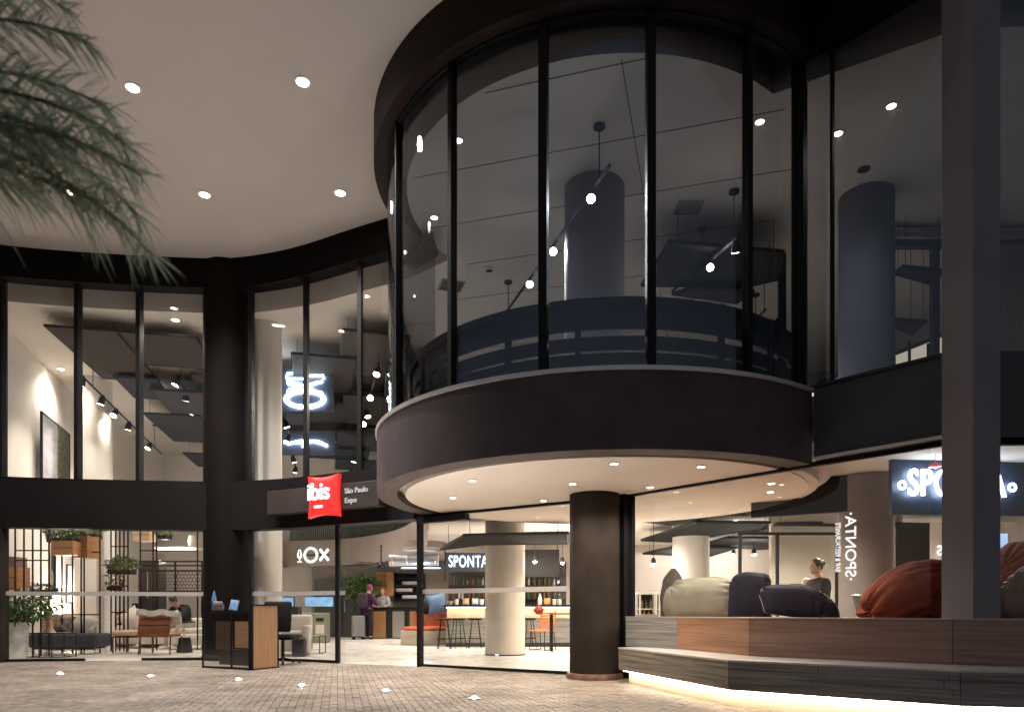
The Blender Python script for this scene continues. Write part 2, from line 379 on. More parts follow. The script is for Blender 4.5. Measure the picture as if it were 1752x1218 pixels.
# right wing bands above
RW=[hit(1398,L2),L2[2]]
d=(Vector(L2[1])-Vector(L2[2])).normalized()
MB().strip([L2[1],L2[2]],ZH+.02,ZF-.03,-.10,.12).build('floor_band',M_charc,B)
MB().strip([L2[1],L2[2]],ZH+.02,ZH+.05,-.14,-.102).build('drip_trim',M_trim,B)
MB().strip([L2[1],L2[2]],ZF-.03,ZF,-.13,.14).build('sill',M_dark,B)
MB().strip(L3,ZH+.02,ZF,-.10,.12).build('floor_band',M_charc,B)
MB().strip(L2[1:],ZG,ZT-.004,-.14,.14).build('roof_band',M_roofb,B)
MB().strip(L3,ZG,ZT-.004,-.14,.14).build('roof_band',M_roofb,B)
panes([(3.165,7.72),(3.30,7.56),(4.12,6.62)],[(3.18,7.70),1425,(4.10,6.643)],ZF,ZG,M_tint)
panes(L3,[(4.3,6.612),(8.5,6.424)],ZF,ZG,M_tint)
mull(hit(1424,L2[1:]),ZF,ZG,.028,.06,R(-48))
MB().box(4.165,6.37,4.15,.32,.32,6.64,rz=R(16.6)).build('square_column',mat('charcoal_column',(.20,.18,.19),.7,0,.1,1.2,.03,120),B,bevel=.006)
# ------------------------------------------------------------------ the drum
A0,A1=-122,40
fa=arc(RF,A0,A1,72)
MB().strip(fa,ZH,ZF-.045,0,.10).build('balcony_fascia',mat('bronze_fascia',(.105,.082,.083),.75,0,.14,1.2,.05,200,.2,dirt=.35,dscale=1.3),B,True)
MB().strip(arc(RF-.10,-126,44,72),ZH+.001,ZH+.10,0,.17).build('fascia_lip',M_lip,B,True)
MB().strip(arc(RF+.02,A0,A1,72),ZF-.045,ZF,0,.2).build('balcony_sill',M_trim,B,True)
circ=lambda r,n=96:[(DC[0]+r*sin(2*pi*i/n),DC[1]-r*cos(2*pi*i/n)) for i in range(n)]
MB().prism(circ(2.74),ZH+.006,ZH+.075).build('soffit_disc',M_disc,B)
MB().prism(circ(3.01),ZH+.14,ZF-.01).build('drum_floor',M_canopy,B)
# white ring that carries the disc inside the shop
rg=MB(); ri=arc(2.86,44,234,60); rg.strip(ri,ZH+.02,ZH+.33,0,.20).build('soffit_ring',M_canopy,B,True)
ga=arc(RG,A0,A1,96)
mpx=[683,774,930,1113,1279,1390]
mp_pts=[hit(px,ga) for px in mpx]
full=[ga[0]]+mp_pts+[ga[-1]]
def subarc(a,b):
    th=lambda p: math.degrees(atan2(p[0]-DC[0],DC[1]-p[1]))
    return arc(RG,th(a),th(b),10)
for a,b in zip(full[:-1],full[1:]):
    MB().strip(subarc(a,b),ZF,ZG,-.006,.006).build('drum_glass_pane',M_tint,B,True)
for p,wd in zip(mp_pts,(.05,.06,.09,.09,.06,.05)):
    mull(p,ZF,ZG,wd,.10,atan2(p[0]-DC[0],DC[1]-p[1]))
pe=ga[-1]; mull((pe[0]+.01,pe[1]+.01),ZF,ZG,.10,.14,R(40),name='corner_post')
MB().strip(arc(RF+.04,A0,A1,96),ZG-.03,ZT-.004,0,.21).build('drum_roof_band',mat('bronze_roof_band',(.016,.009,.008),.6,0,.25,1.5,.05,200,.15),B,True)
MB().strip(arc(RG+.04,A0,A1,96),ZG-.05,ZG-.031,0,.08).build('glass_head',M_black,B,True)
# ------------------------------------------------------------------ interior shell
def offs(pts,d):
    out=[]
    for i,p in enumerate(pts):
        a=pts[max(i-1,0)];b=pts[min(i+1,len(pts)-1)]; v=Vector((b[0]-a[0],b[1]-a[1])).normalized(); out.append((p[0]-v.y*d,p[1]+v.x*d))
    return out
lo=[p for p in offs(LC,.42) if p[0]<-1.75]
ceilp=lo+arc(2.72,-124,38,40)+[(4.45,6.98),(8.5,6.8),(10.9,26.1),(-13.1,26.1)]
MB().prism(ceilp,6.70,7.44).build('upper_ceiling',M_ceil,B)
jo=MB()
def inceil(x,y): return ((x-DC[0])**2+(y-DC[1])**2<2.66**2 or (y>11.9 and x>-1.2)) and y<16.9 and x<3.9
def joint(x0,y0,dx,dy):
    run=None; st=.05
    for k in range(400):
        p=(x0+dx*st*k,y0+dy*st*k); ok=inceil(*p)
        if ok and run is None: run=p
        if (not ok or k==399) and run is not None:
            L_=sqrt((p[0]-run[0])**2+(p[1]-run[1])**2)
            if L_>.2: jo.box((p[0]+run[0])/2,(p[1]+run[1])/2,6.698,L_,.010,.006,rz=atan2(dy,dx))
            run=None
ca_,sa_=cos(R(-16)),sin(R(-16))
for k in range(7): joint(-4+k*.33,8.9+k*1.15,ca_,sa_)
joint(.9,6.5,-sa_,ca_)
jo.build('ceiling_joint',mat('dark_joint',(.12,.11,.10),.9),B)  # thin dark grey strips along the ceiling seams
MEZ=[(-8.35,26.0),(-8.0,25.3),(-6.4,24.9),(-4.9,23.8),(-3.6,22.0),(-2.75,20.0),(-2.25,18.2),(-2.0,16.6),(-1.75,14.6),(-1.45,12.4)]
MZ=spline(MEZ,6)
slab=MZ+[L1[0],(-1.3,11.7),(1.30,10.05),(1.75,9.75),(3.42,7.7),(4.3,6.75),(8.5,6.55),(10.9,26.0)]
MB().prism(slab,2.80,3.298).build('mezzanine_slab',M_ceil,B)
MB().strip(MZ,2.55,3.46,-.10,.0).build('mezzanine_fascia',M_bulk,B,True)
# rounded drop rings where the mezzanine edge turns under the ceiling
for r,z,m_,nm in ((.62,2.62,M_bulk,'drop_ring'),(.36,2.56,M_ceil,'drop_ring')):
    MB().strip(arc(r,-60,200,30,c=(-2.55,19.2)),z,2.795,-.12,.12).build(nm,m_,B,True)
LWALL=[(-10.25,12.75),(-10.4,14.4),(-11.1,16.8),(-11.7,18.8),(-12.9,26.1)]
MB().strip(LWALL,.0,6.72,.0,.2).build('left_wall',M_white,B)
MB().strip([(-13.2,26.0),(11,26.0)],.0,6.72,.0,.2).build('back_wall',M_white,B)
MB().strip([(8.6,6.5),(10.9,26)],.0,6.9,-.2,.0).build('right_wall',M_greywall,B)
MB().strip([(-16,12.0),(-11.1,12.12)],.0,7.4,-.1,.1).build('end_wall',M_bronze,B)
def icol(x,y,r,z0,z1,m=M_white):
    MB().lathe([(r,z0),(r,z1)],x,y,n=40).build('round_column',m,B,True)
icol(-5.05,14.25,.36,0,6.70)                 # white column just behind the dark one
icol(X(160,17.6),17.6,.42,0,6.70)            # white column by the lounge wall
icol(X(864,14.8),14.8,.42,0.03,2.80,mat('beige_column',(.56,.51,.44),.55,0,.05,1.5,spec=.4))
MB().lathe([(.43,0.004),(.43,.03)],X(864,14.8),14.8,n=40).build('column_base',M_black,B)
icol(X(1182,15.5),15.5,.40,0.0,2.80)
icol(4.95,9.8,.355,0.0,2.79,M_greywall)
icol(4.95,9.8,.355,3.30,6.70,mat('blue_grey_plaster',(.13,.135,.17),.8,0,.08,1.2))
icol(1.13,9.62,.41,3.32,6.70,mat('grey_column_plaster',(.25,.24,.25),.7,0,.06,1.2))
# lounge pilaster, partition walls and recesses
MB().box(X(182,16.3),16.3,1.9,.17,.5,3.8).build('pilaster',M_white,B,bevel=.01)
MB().box(-2.6,25.6,1.3,9.4,.1,2.6).build('partition_wall',mat('olive_grey_wall',(.30,.285,.235),.8,0,.1,1.5),B)
MB().box(3.6,19.9,1.4,9.6,.1,2.8).build('partition_wall',mat('mushroom_wall',(.55,.49,.44),.8,0,.07,1.5),B)
MB().box(6.1,13.2,1.4,2.6,.1,2.8,rz=R(6)).build('partition_wall',M_ceil,B)
MB().box(X(1570,12.4),12.35,1.2,.8,.06,2.4).build('dark_doorway',M_black,B)
MB().box(4.0,17.0,5.0,12.5,.1,3.4).build('partition_wall',mat('taupe_upper_wall',(.30,.25,.22),.8,0,.08,1.0),B)
# dark box that closes the drum ceiling beside the right wing
MB().strip([(X(1285,10.3),10.3),(X(1468,9.6),9.6)],2.29,2.79,0,.08).build('ceiling_box',M_black,B)
# stair flights
st=MB()
for k in range(14): st.box(-8.6-.0*k,24.9,.1+k*.19,.9,.1,.19) if False else st.box(-9.6+k*.10,24.6,.12+k*.2,.28,1.1,.06)
st.build('stair_treads',M_bulk,B)
MB().hexa([(-9.9,24.0,0.0),(-9.6,24.0,0.0),(-8.2,24.0,2.7),(-8.5,24.0,2.7),(-9.9,24.06,0.0),(-9.6,24.06,0.0),(-8.2,24.06,2.7),(-8.5,24.06,2.7)]).build('stair_stringer',M_black,B)
# ------------------------------------------------------------------ lamps
M_trimw=mat('white_trim_ring',(.7,.68,.64),.4,0,.05)
def make_downlight(label, loc, power, r=.06, group=None, spot=120, col=WARM, lens=M_lens, m=M_trimw, up=False, cat='downlight', name='downlight', blend=.9):
    t=thing(name,label,cat,loc,0,group)
    s=1 if up else -1
    MB().lathe([(r*(2.1 if up else 1.35),0),(r*(2.12 if up else 1.38),s*.006),(r*1.05,s*(.008 if up else .012)),(r,s*.004)],n=20).build('trim_ring',m,t,True)
    (MB().lathe([(r,.006),(r*.9,.014),(r*.5,.022),(.001,.025)],n=18) if up else MB().lathe([(.001,s*.005),(r,s*.005)],n=20)).build('lens',lens,t)
    if power: lamp('SPOT',(0,0,s*.09),power,col,t,spot,blend,r,rot=(pi if up else 0,0,0))
    return t
cl=[((227,150),'canopy downlight nearest the palm fronds, front row left'),((518,140),'canopy downlight alone in the front row beside the drum band'),
    ((117,328),'canopy downlight partly behind the palm frond, back row left'),((350,333),'canopy downlight above the dark round column, back row middle'),((582,330),'canopy downlight near the drum edge, back row right')]
d0=None
for (px,py),lab in cl:
    Y=6.58*F/(HY-py); loc=(X(px,Y),Y,ZT-.001)
    if d0 is None: d0=make_downlight(lab,loc,310,.075,'canopy downlights',125,NEUT)
    else: dup(d0,loc,None,lab)
il=[((103,1153),'ground light furthest left in the paving'),((258,1157),'ground light in the paving in front of the orange chair'),((408,1163),'dim ground light in the paving before the reception stand'),
    ((517,1173),'ground light in the paving before the glass panel right of the stand'),((660,1182),'ground light in the paving before the open sliding door'),((812,1195),'ground light in the paving nearest the bench, right end of the row')]
u0=None
for i,((px,py),lab) in enumerate(il):
    Y=EYE*F/(py-HY); 
    if u0 is None: u0=make_downlight(lab,(X(px,Y),Y,  .004),35,.034,'lights set in the paving',140,NEUT,emis('uplight_lens',(1,.92,.8),30),M_trim,True,'ground light','ground_light',1.0)
    else: dup(u0,(X(px,Y),Y,.004),None,lab)
sl=[(808,818,'left front'),(775,848,'left rear'),(980,824,'left of the column top'),(1051,789,'front middle'),(1200,794,'front right'),(930,853,'above the entrance glass'),(1112,830,'right of the column top, above the glass head'),(1320,823,'behind the shop glass, upper'),(1318,838,'behind the shop glass, lower')]
s0=None
for px,py,lab in sl:
    Y=1.625*F/(HY-py); L='downlight in the white drum soffit, '+lab
    if s0 is None: s0=make_downlight(L,(X(px,Y),Y,ZH+.004),46,.04,'drum soffit downlights',150)
    else: dup(s0,(X(px,Y),Y,ZH+.004),None,L)
# low ceiling of the cafe
k0=None
cafe=[(-.9,13.2),(.6,12.3),(2.3,11.6),(1.7,13.6),(3.6,12.2),(5.2,11.2),(.3,15.6),(2.6,15.2),(4.6,14.4),(-.6,17.6),(1.6,17.7),(3.9,17.4),(-1.6,19.8),(-3.4,23.6),(6.4,10.4)]
for i,(x,y) in enumerate(cafe):
    L='small downlight in the cafe ceiling %s'%(['over the entrance floor','just inside the entrance glass','above the dark panels by the corner','over the beige column','between the dark panels','right of the tall grey column','before the bar canopy','beside the white cafe column','over the screen wall','above the bar stools','above the orange chair','over the glass cabinets','above the round bench','over the reception counter','behind the square column'][i])
    if k0 is None: k0=make_downlight(L,(x,y,2.797),132,.045,'cafe ceiling downlights',150)
    else: dup(k0,(x,y,2.797),None,L)
# upper ceiling
M_off=emis('lamp_lens_upper',(1,.95,.88),7)
ul=[(784,240,'by the second mullion of the drum',1),(743,372,'low at the left side of the drum',1),(1300,208,'at the right side of the drum',1),(1434,228,'just right of the drum corner post',1),(1525,181,'left of the square column',1)]
a0=None
for px,py,lab,on in ul:
    Y=5.8*F/(HY-py); L='round upper ceiling light '+lab
    if a0 is None: a0=make_downlight(L,(X(px,Y),Y,6.699),12,.05,'upper ceiling lights',150,NEUT,M_off)
    else: dup(a0,(X(px,Y),Y,6.699),None,L)
Y=5.8*F/(HY-290); make_downlight('unlit black ringed ceiling light below the lit one',(X(1478,Y),Y,6.699),0,.06,None,lens=mat('grey_lens',(.3,.3,.3),.3),m=M_black)
b0=None
for i,(px,py,lab) in enumerate([(300,547,'above the dark panels by the round column'),(104,631,'beside the slanted wall')]):
    Y=5.8*F/(HY-py)
    if b0 is None: b0=make_downlight('lounge ceiling light '+lab,(X(px,Y),Y,6.699),110,.07,'lounge ceiling lights',140)
    else: dup(b0,(X(px,Y),Y,6.699),None,'lounge ceiling light '+lab)
Y=9.6
def track(label, p0, p1, heads, power, drop, zc=6.7, aim=None, hs=1.0, lens=M_lens, group='track lights under the upper ceiling', stems=3, col=WARM):
    p0=Vector(p0);p1=Vector(p1); mid=(p0+p1)/2
    t=thing('track_light',label,'track light',mid,0,group)
    MB().tube([p0-mid,p1-mid],.022,6).build('rail',M_black,t)
    for i in range(stems):
        q=p0.lerp(p1,(i+.15)/(stems-.7) if stems>1 else .5)-mid
        s_=MB(); s_.tube([q,q+Vector((0,0,zc-q.z-mid.z-.03))],.008,6); s_.lathe([(.07,0),(.07,.03),(.03,.03)],q.x,q.y,zc-mid.z-.032,n=16); s_.build('stem',M_black,t)
    for i,f in enumerate(heads):
        q=p0.lerp(p1,f)-mid; a=Vector(aim[i] if isinstance(aim,list) else (aim or (0,-.35,-1))).normalized()
        hb=MB(); M=a.to_track_quat('-Z','Y').to_matrix()
        c=q+Vector((0,0,-.09)); hb.tube([q,c],.012,6)
        hb.tube([c-a*.07*hs,c-a*.02*hs,c+a*.08*hs],[.022*hs,.045*hs,.058*hs],14)
        h=hb.build('spot_head',M_black,t,True)
        e=c+a*.0825*hs; eb=MB(); u=a.orthogonal().normalized(); w_=a.cross(u)
        eb.add([e+(u*cos(2*pi*k/14)+w_*sin(2*pi*k/14))*.05*hs for k in range(14)],[tuple(range(14))]); eb.build('lens',lens,h)
        if power: lamp('SPOT',e+a*.02,power,col,t,95,.8,.05,rot=a.to_track_quat('-Z','Y').to_euler())
    return t
M_star=emis('spot_lens_bright',(1,.93,.8),60)
dA0=P(1043,283,8.07); dA1=P(862,540,12.6)
track('black track with three lit spots hung across the drum, left of the grey column',dA0,dA1,[.12,.42,.66],100,.6,aim=[(-.1,-.9,-.5)]*3,lens=M_star,col=(1,.95,.95))
track('black track with two spots hung in the drum, right of the grey column',P(1265,405,9.52),P(1150,498,11.7),[.05,.4],100,.6,aim=[(.2,.5,-1),(-.05,-.9,-.5)],lens=M_star,col=(1,.95,.95))
track('short dark track at the right side of the drum',P(1310,530,12.0),P(1278,560,13.6),[.4],60,.6,aim=(0,-.4,-1))
track('long black track with six spots along the slanted lounge wall',(-9.25,15.0,6.0),(-11.3,22.6,6.0),[.02,.2,.34,.5,.64,.8],62,.6,aim=[(-.30,.1,-1),(-.32,0,-1),(-.1,-.6,-1),(-.30,.2,-1),(.3,-.3,-1),(-.3,-.5,-1)],hs=1.5,stems=2)
track('black track with four spots right of the dark panels above the lounge',P(303,642,15.6),P(346,722,20.5),[.02,.3,.62,.95],90,.6,aim=[(-.4,-.2,-1),(-.2,.2,-1),(-.5,.2,-1),(.3,-.3,-1)],hs=1.5,stems=2)
track('black track with six spots beside the blue neon panel',P(480,680,16.2),P(506,800,22.0),[.02,.25,.45,.6,.78,.97],90,.6,aim=[(-.3,-.5,-1),(.3,.2,-1),(-.4,-.2,-1),(0,-.6,-1),(.3,.2,-1),(-.2,.1,-1)],hs=1.4,stems=2)
track('black track with seven spots near the left edge of the drum',P(648,622,15.0),P(600,805,22.5),[.02,.2,.33,.42,.6,.8,.97],90,.6,aim=[(-.2,-.6,-1),(0,-.9,-.6),(.3,-.2,-1),(0,-.9,-.6),(.3,.1,-1),(-.3,0,-1),(0,-.4,-1)],hs=1.4,stems=2)
# ------------------------------------------------------------------ hanging acoustic panels
def hang_panel(label, poly, z, zc, group, m=M_panel, edge=.05):
    cx=sum(p[0] for p in poly)/len(poly); cyy=sum(p[1] for p in poly)/len(poly)
    t=thing('ceiling_panel',label,'ceiling panel',(cx,cyy,z),0,group)
    lp=[(p[0]-cx,p[1]-cyy) for p in poly]
    MB().prism([(a*.985,b*.985) for a,b in lp],.004,.04).build('felt',m,t)
    fr=MB(); n=len(lp)
    for i in range(n): fr.tube([(*lp[i],.02),(*lp[(i+1)%n],.02)],.028,4)
    fr.build('edge_frame',M_black,t)
    wi=MB()
    for a,b in lp: wi.tube([(a*.85,b*.85,.04),(a*.85,b*.85,zc-z)],.005,4)
    wi.build('wire',M_black,t)
    return t
pl=[(-8.75,15.2,6.42,1.25,3.1),(-7.35,15.0,6.46,1.5,1.9),(-6.1,16.2,6.25,1.3,2.8),(-8.05,18.0,6.15,1.6,2.6),(-9.3,20.0,6.1,1.4,3.0),(-6.5,19.3,6.1,1.7,2.6),(-7.7,21.6,6.0,1.8,2.2),(-5.2,19.2,6.2,1.3,3.0),(-5.6,22.4,6.0,2.0,2.0),
    (-4.3,16.0,6.3,1.3,2.4),(-3.0,15.0,6.35,1.3,2.6),(-3.6,18.4,6.15,1.5,2.6),(-2.1,17.4,6.2,1.3,2.6),(-4.4,21.0,6.0,1.6,2.4),(-2.6,20.6,6.05,1.6,2.4),(-9.6,23.3,5.9,2.0,2.0)]
pl+=[(-7.0,17.0,6.35,1.2,1.6),(-5.9,20.8,6.25,1.4,1.6),(-8.9,17.0,6.3,.9,1.6),(-4.9,17.2,6.1,1.0,1.8),(-3.5,16.9,6.45,1.2,1.5),(-2.4,16.2,6.1,1.0,1.8),(-3.9,19.9,6.35,1.2,1.8),(-1.8,19.0,6.3,1.2,2.0),(-5.0,24.0,5.9,2.0,1.6),(-2.8,23.6,5.9,2.2,1.6)]
where=['nearest the slanted wall and the glass','second from the slanted wall, nearest the glass','just left of the round column','middle of the lounge ceiling','along the slanted wall, second row','over the lounge centre, third row','deep over the lounge','right behind the round column','far back behind the round column','left of the neon panel','above the track near the drum','behind the neon panel','close beside the drum glass','far back under the neon panel','far back beside the drum','furthest back beside the slanted wall','small one between the middle panels','small one behind the third row','narrow one over the long track','narrow one beside the white column upstairs','short one just above the neon panel','narrow one near the drum, low','short one behind the neon panel, high','behind the drum mullion','wide, at the back wall left of the drum','wide, at the back wall beside the drum']
M_panel2=mat('acoustic_felt_brown',(.050,.043,.040),.85,0,.15,10,.1,200,.2)
for i,(x,y,z,sx,sy) in enumerate(pl):
    an=R(14+random.uniform(-3,3)); ca,sa=cos(an),sin(an)
    hang_panel('grey felt ceiling panel hung '+where[i],[(x+(u*sx*ca-v*sy*sa)/2,y+(u*sx*sa+v*sy*ca)/2) for u,v in((-1,-1),(1,-1),(1,1),(-1,1))],z,6.7,'felt panels over the lounge',M_panel2 if i in(0,1,2,3,10) else M_panel)
def pxpoly(pts,z): return [(X(px,(z-EYE)*F/(HY-py)),(z-EYE)*F/(HY-py)) for px,py in pts]
for pts,z,lab in [([(1149,876.5),(1210,858),(1353,862),(1277,881.6)],2.55,'nearest the shop glass'),
                  ([(1097,925),(1192,894),(1407,896),(1265,909),(1168,928)],2.55,'long, in front of the white column'),
                  ([(1196,933),(1246,920),(1425,922),(1340,938),(1300,940)],2.52,'behind the white column, above the glass cabinets'),
                  ([(1090,892),(1105,884),(1210,887),(1150,898)],2.6,'at the left end by the corner post'),
                  ([(753,941),(793,917),(972,913),(972,930),(829,932)],2.28,'over the bar'),
                  ([(1300,912),(1330,897),(1432,900),(1400,914)],2.5,'right of the long one, before the tall grey column'),([(1100,948),(1150,936),(1260,938),(1215,952)],2.45,'furthest back above the pendant spot'),([(1526,897),(1640,900),(1700,908),(1526,912)],2.5,'right of the tall grey column')]:
    hang_panel('black ceiling panel hung low '+lab,pxpoly(pts,z),z,2.8,'low black panels in the cafe',M_felt)
dp=[([(1098,490),(1145,415),(1340,432),(1330,480),(1275,493)],6.15,'right of the grey column'),([(1150,505),(1180,495),(1290,500),(1260,520)],6.0,'low behind the drum railing'),([(690,455),(735,395),(748,438),(712,460)],6.5,'at the left side of the drum'),([(1530,470),(1545,458),(1612,465),(1600,490)],5.9,'between grey column and square column'),([(1528,560),(1528,548),(1585,552),(1560,574)],5.3,'lowest, near the light trough')]
for pts,z,lab in dp: hang_panel('dark upper floor ceiling panel '+lab,pxpoly(pts,z),z,6.7,'dark panels over the upper floor')
# small ceiling fittings
Yp=5.8*F/(HY-355); t=thing('access_panel','square access panel with white frame in the drum ceiling','access panel',(X(1178,Yp),Yp,6.697)); fr=MB()
for a,b,c,d_ in((0,-.2,.4,.02),(0,.2,.4,.02),(-.2,0,.02,.42),(.2,0,.02,.42)): fr.box(a,b,0,c,d_,.012)
fr.build('frame',M_trimw,t); MB().box(0,0,.001,.38,.38,.006).build('plate',M_greywall,t)
Yp=5.8*F/(HY-459); t=thing('smoke_detector','white round smoke detector on the drum ceiling','smoke detector',(X(837,Yp),Yp,6.70)); MB().lathe([(.09,0),(.085,-.03),(.05,-.05),(.001,-.052)],n=20).build('casing',M_trimw,t,True); MB().lathe([(.06,-.046),(.055,-.05),(.001,-.056)],n=16).build('sensor',M_dark,t)
Yp=5.8*F/(HY-488); t=thing('ceiling_speaker','grey square ceiling plate low at the left of the drum','ceiling plate',(X(772,Yp),Yp,6.69)); MB().box(0,0,0,.42,.42,.02,rz=.3).build('plate',M_greywall,t); MB().box(0,0,-.012,.36,.36,.004,rz=.3).build('grille',M_charc,t)
# ------------------------------------------------------------------ signs
def fit_text(o, width=None, height=None):
    vs=[v.co.copy() for v in o.data.vertices]; return o
# red pillow sign and its brown board on the curved band
sa=Vector((X(467,12.74),12.74)); sb=Vector((X(657,11.62),11.62)); sd=(sb-sa); syaw=atan2(sd.y,sd.x); sl_=sd.length
t=thing('sign_board','long dark brown sign board mounted on the band above the entrance','sign board',(sa.x,sa.y,2.86),syaw)
MB().box(sl_/2,-.03,0,sl_,.22,.42).build('board',mat('sign_brown',(.033,.024,.021),.5,0,.1,2),t,bevel=.006)
M_wl=emis('white_letters',(1,1,1),.22)
text('lettering','São Paulo',.125,M_wl,t,(1.78,-.146,.075),0,.006,align='LEFT',bold=.001)
text('lettering','Expo',.125,M_wl,t,(1.78,-.146,-.085),0,.006,align='LEFT',bold=.001)
pc=(sa+sd*.56); nrm=Vector((sd.y,-sd.x)).normalized()
pp=pc+nrm*.21
t=thing('lit_sign','glowing red pillow shaped sign with white lettering above the entrance','lit sign',(pp.x,pp.y,2.87),syaw)
pm_=MB(); n=20; vs=[];hw,hh=.335,.36
for side in (0,1):
    for j in range(n+1):
        for i in range(n+1):
            u=-1+2*i/n; v=-1+2*j/n
            x=u*hw*(1-.085*(1-v*v)); z=v*hh*(1-.12*(1-u*u)); bul=.05*(1-u**4)*(1-v**4)
            vs.append((x,(-.03-bul) if side==0 else .05,z))
m1=(n+1)**2
fs=[(j*(n+1)+i,j*(n+1)+i+1,(j+1)*(n+1)+i+1,(j+1)*(n+1)+i) for j in range(n) for i in range(n)]
fs+=[tuple(m1+k for k in f)[::-1] for f in fs]
rim=[i for i in range(n+1)]+[j*(n+1)+n for j in range(1,n+1)]+[n*(n+1)+i for i in range(n-1,-1,-1)]+[j*(n+1) for j in range(n-1,0,-1)]
fs+=[(rim[k],rim[(k+1)%len(rim)],m1+rim[(k+1)%len(rim)],m1+rim[k]) for k in range(len(rim))]
pm_.add(vs,fs); pm_.build('pillow',mat('lit_red_acrylic',(.6,.02,.02),.3,0,.03,2,emit=(1,.035,.03),es=.26),t,True)
text('lettering','ibis',.40,emis('sign_white',(1,.97,.97),.6),t,(-.045,-.098,.06),0,.012,bold=.007,spacing=.95)
MB().box(-.05,-.094,-.185,.17,.02,.04).build('underline',emis('sign_white',(1,.97,.97),.6),t)
# wine glass, plate and cutlery sign
def ox(mb, s, r):
    def circ_(cx,cz,a,b,y=0,k=28): return [(cx+a*cos(2*pi*i/k),y,cz+b*sin(2*pi*i/k)) for i in range(k+1)]
    for q in(.50,.40): mb.tube([(p[0]*s,0,p[2]*s) for p in circ_(.05,0,q,q)],r,6)
    gl=[(-.86,.18),(-.94,.0),(-.88,-.16),(-.77,-.22),(-.66,-.16),(-.60,.0),(-.68,.18),(-.72,.36),(-.82,.36),(-.86,.18)]
    mb.tube([(a*s,0,b*s) for a,b in gl],r,6)
    gl=[(-.84,.14),(-.87,.0),(-.77,-.14),(-.67,.0),(-.70,.14)]
    mb.tube([(a*s,0,b*s) for a,b in gl],r*.8,6)
    mb.tube([(-.77*s,0,-.22*s),(-.77*s,0,-.42*s)],r,6); mb.tube([(-.93*s,0,-.44*s),(-.61*s,0,-.44*s)],r,6)
    for sg in(1,-1):
        c=1.02; d_=Vector((.66*sg,0,.80)).normalized(); nn=Vector((d_.z,0,-d_.x))*.055
        a=Vector((c,0,0))-d_*.48; b=Vector((c,0,0))+d_*.48
        mb.tube([(a+nn)*s,(b+nn)*s,(b-nn)*s,(a-nn)*s,(a+nn)*s],r,6)
    return mb
oy=R(-13)
t=thing('neon_sign','white outline neon of wine glass, plate and crossed cutlery on the mezzanine front','neon sign',(X(531,24.75),24.72,Zh(949,24.7)),oy)
ox(MB(),.53,.017).build('neon_tube',M_neonw,t,True)
MB().box(.05,.06,0,1.3,.04,.06).build('mount_bar',M_dark,t)
for (px,py,Yn,wp,hp,lab,part) in ((522,665,16.0,96,76,'upper hanging neon panel added for the reflected outline of glass, cutlery and plate',True),(523,757,19.5,100,42,'lower hanging neon panel added for a pale reflected curve',False)):  # reflections of the neon, built as hung glowing panels
    k=Yn/F; t=thing('neon_sign',lab,'neon sign',(X(px,Yn),Yn,Zh(py,Yn)),0,'hanging neon panels made for reflections')
    MB().box(0,.04,0,wp*k,.05,hp*k).build('board',mat('blue_grey_board',(.08,.10,.15),.5,0,.1,3),t,bevel=.004)
    w_=MB()
    for u in(-.42,.42): w_.tube([(u*wp*k,.04,hp*k/2),(u*wp*k,.04,6.7-Zh(py,Yn))],.008,5)
    w_.build('hanger',M_black,t)
    nb=MB()
    if part:
        nb.tube([(-.40*.6*1.0+.9*.0+ .46*cos(2*pi*i/32)*1.0+.24,-.02,-.24+.20*sin(2*pi*i/32)) for i in range(33)],.022,6)
        nb.tube([(.24*0+.40*cos(2*pi*i/32),-.02,-.24+.155*sin(2*pi*i/32)) for i in range(33)],.022,6)
        for sg in(1,-1): 
            nb.tube([(-.40,-.02,.03+.13*sg),(-.1,-.02,.03+.07*sg),(.25,-.02,.03-.09*sg),(.40,-.02,.03-.13*sg)],.022,6); nb.tube([(-.40,-.02,.03+.10*sg),(-.36,-.02,.03+.05*sg),(.30,-.02,.03-.12*sg)],.018,6)
        nb.tube([(-.42,-.02,.24),(-.40,-.02,.34),(-.05,-.02,.36),(.08,-.02,.32),(.08,-.02,.26),(-.05,-.02,.22),(-.40,-.02,.22),(-.42,-.02,.24)],.022,6)
        nb.tube([(.08,-.02,.29),(.42,-.02,.29)],.022,6); nb.tube([(.44,-.02,.36),(.40,-.02,.29),(.44,-.02,.22)],.022,6)
    else:
        nb.tube([(-.5+.05*i,-.02,-.05+.10*sin(i*.16)) for i in range(23)],.03,6); nb.tube([(-.1+.05*i,-.02,-.12+.16*sin(i*.22)) for i in range(15)],.03,6); nb.tube([(-.6,-.02,.0),(.1,-.02,-.02)],.03,6)
    nb.build('neon_tube',M_neon,t,True)
# large bar name beside the square column
t=thing('neon_sign','large glowing white word on navy board behind the square column','neon sign',(X(1640,8.75),8.75,2.47),R(6))
MB().box(.62,.08,0,2.95,.06,.70).build('board',mat('navy_board',(.022,.035,.075),.5,0,.2,3),t)
tx=text('neon_tube','SPONTA',.47,M_neon,t,(0,0,0),0,.015,bold=.002,spacing=1.12); bb=[v.co.x for v in tx.data.vertices]; k=1.30/(max(bb)-min(bb)); tx.data.transform(Matrix.Translation((-.02,0,.02))@Matrix.Diagonal((k,1,1,1)))
dd=MB()
for sx in(-.75,.73): dd.tube([(sx+.045*cos(2*pi*i/16),0,.045*sin(2*pi*i/16)) for i in range(17)],.013,6)
dd.build('neon_dot',M_neon,t,True)

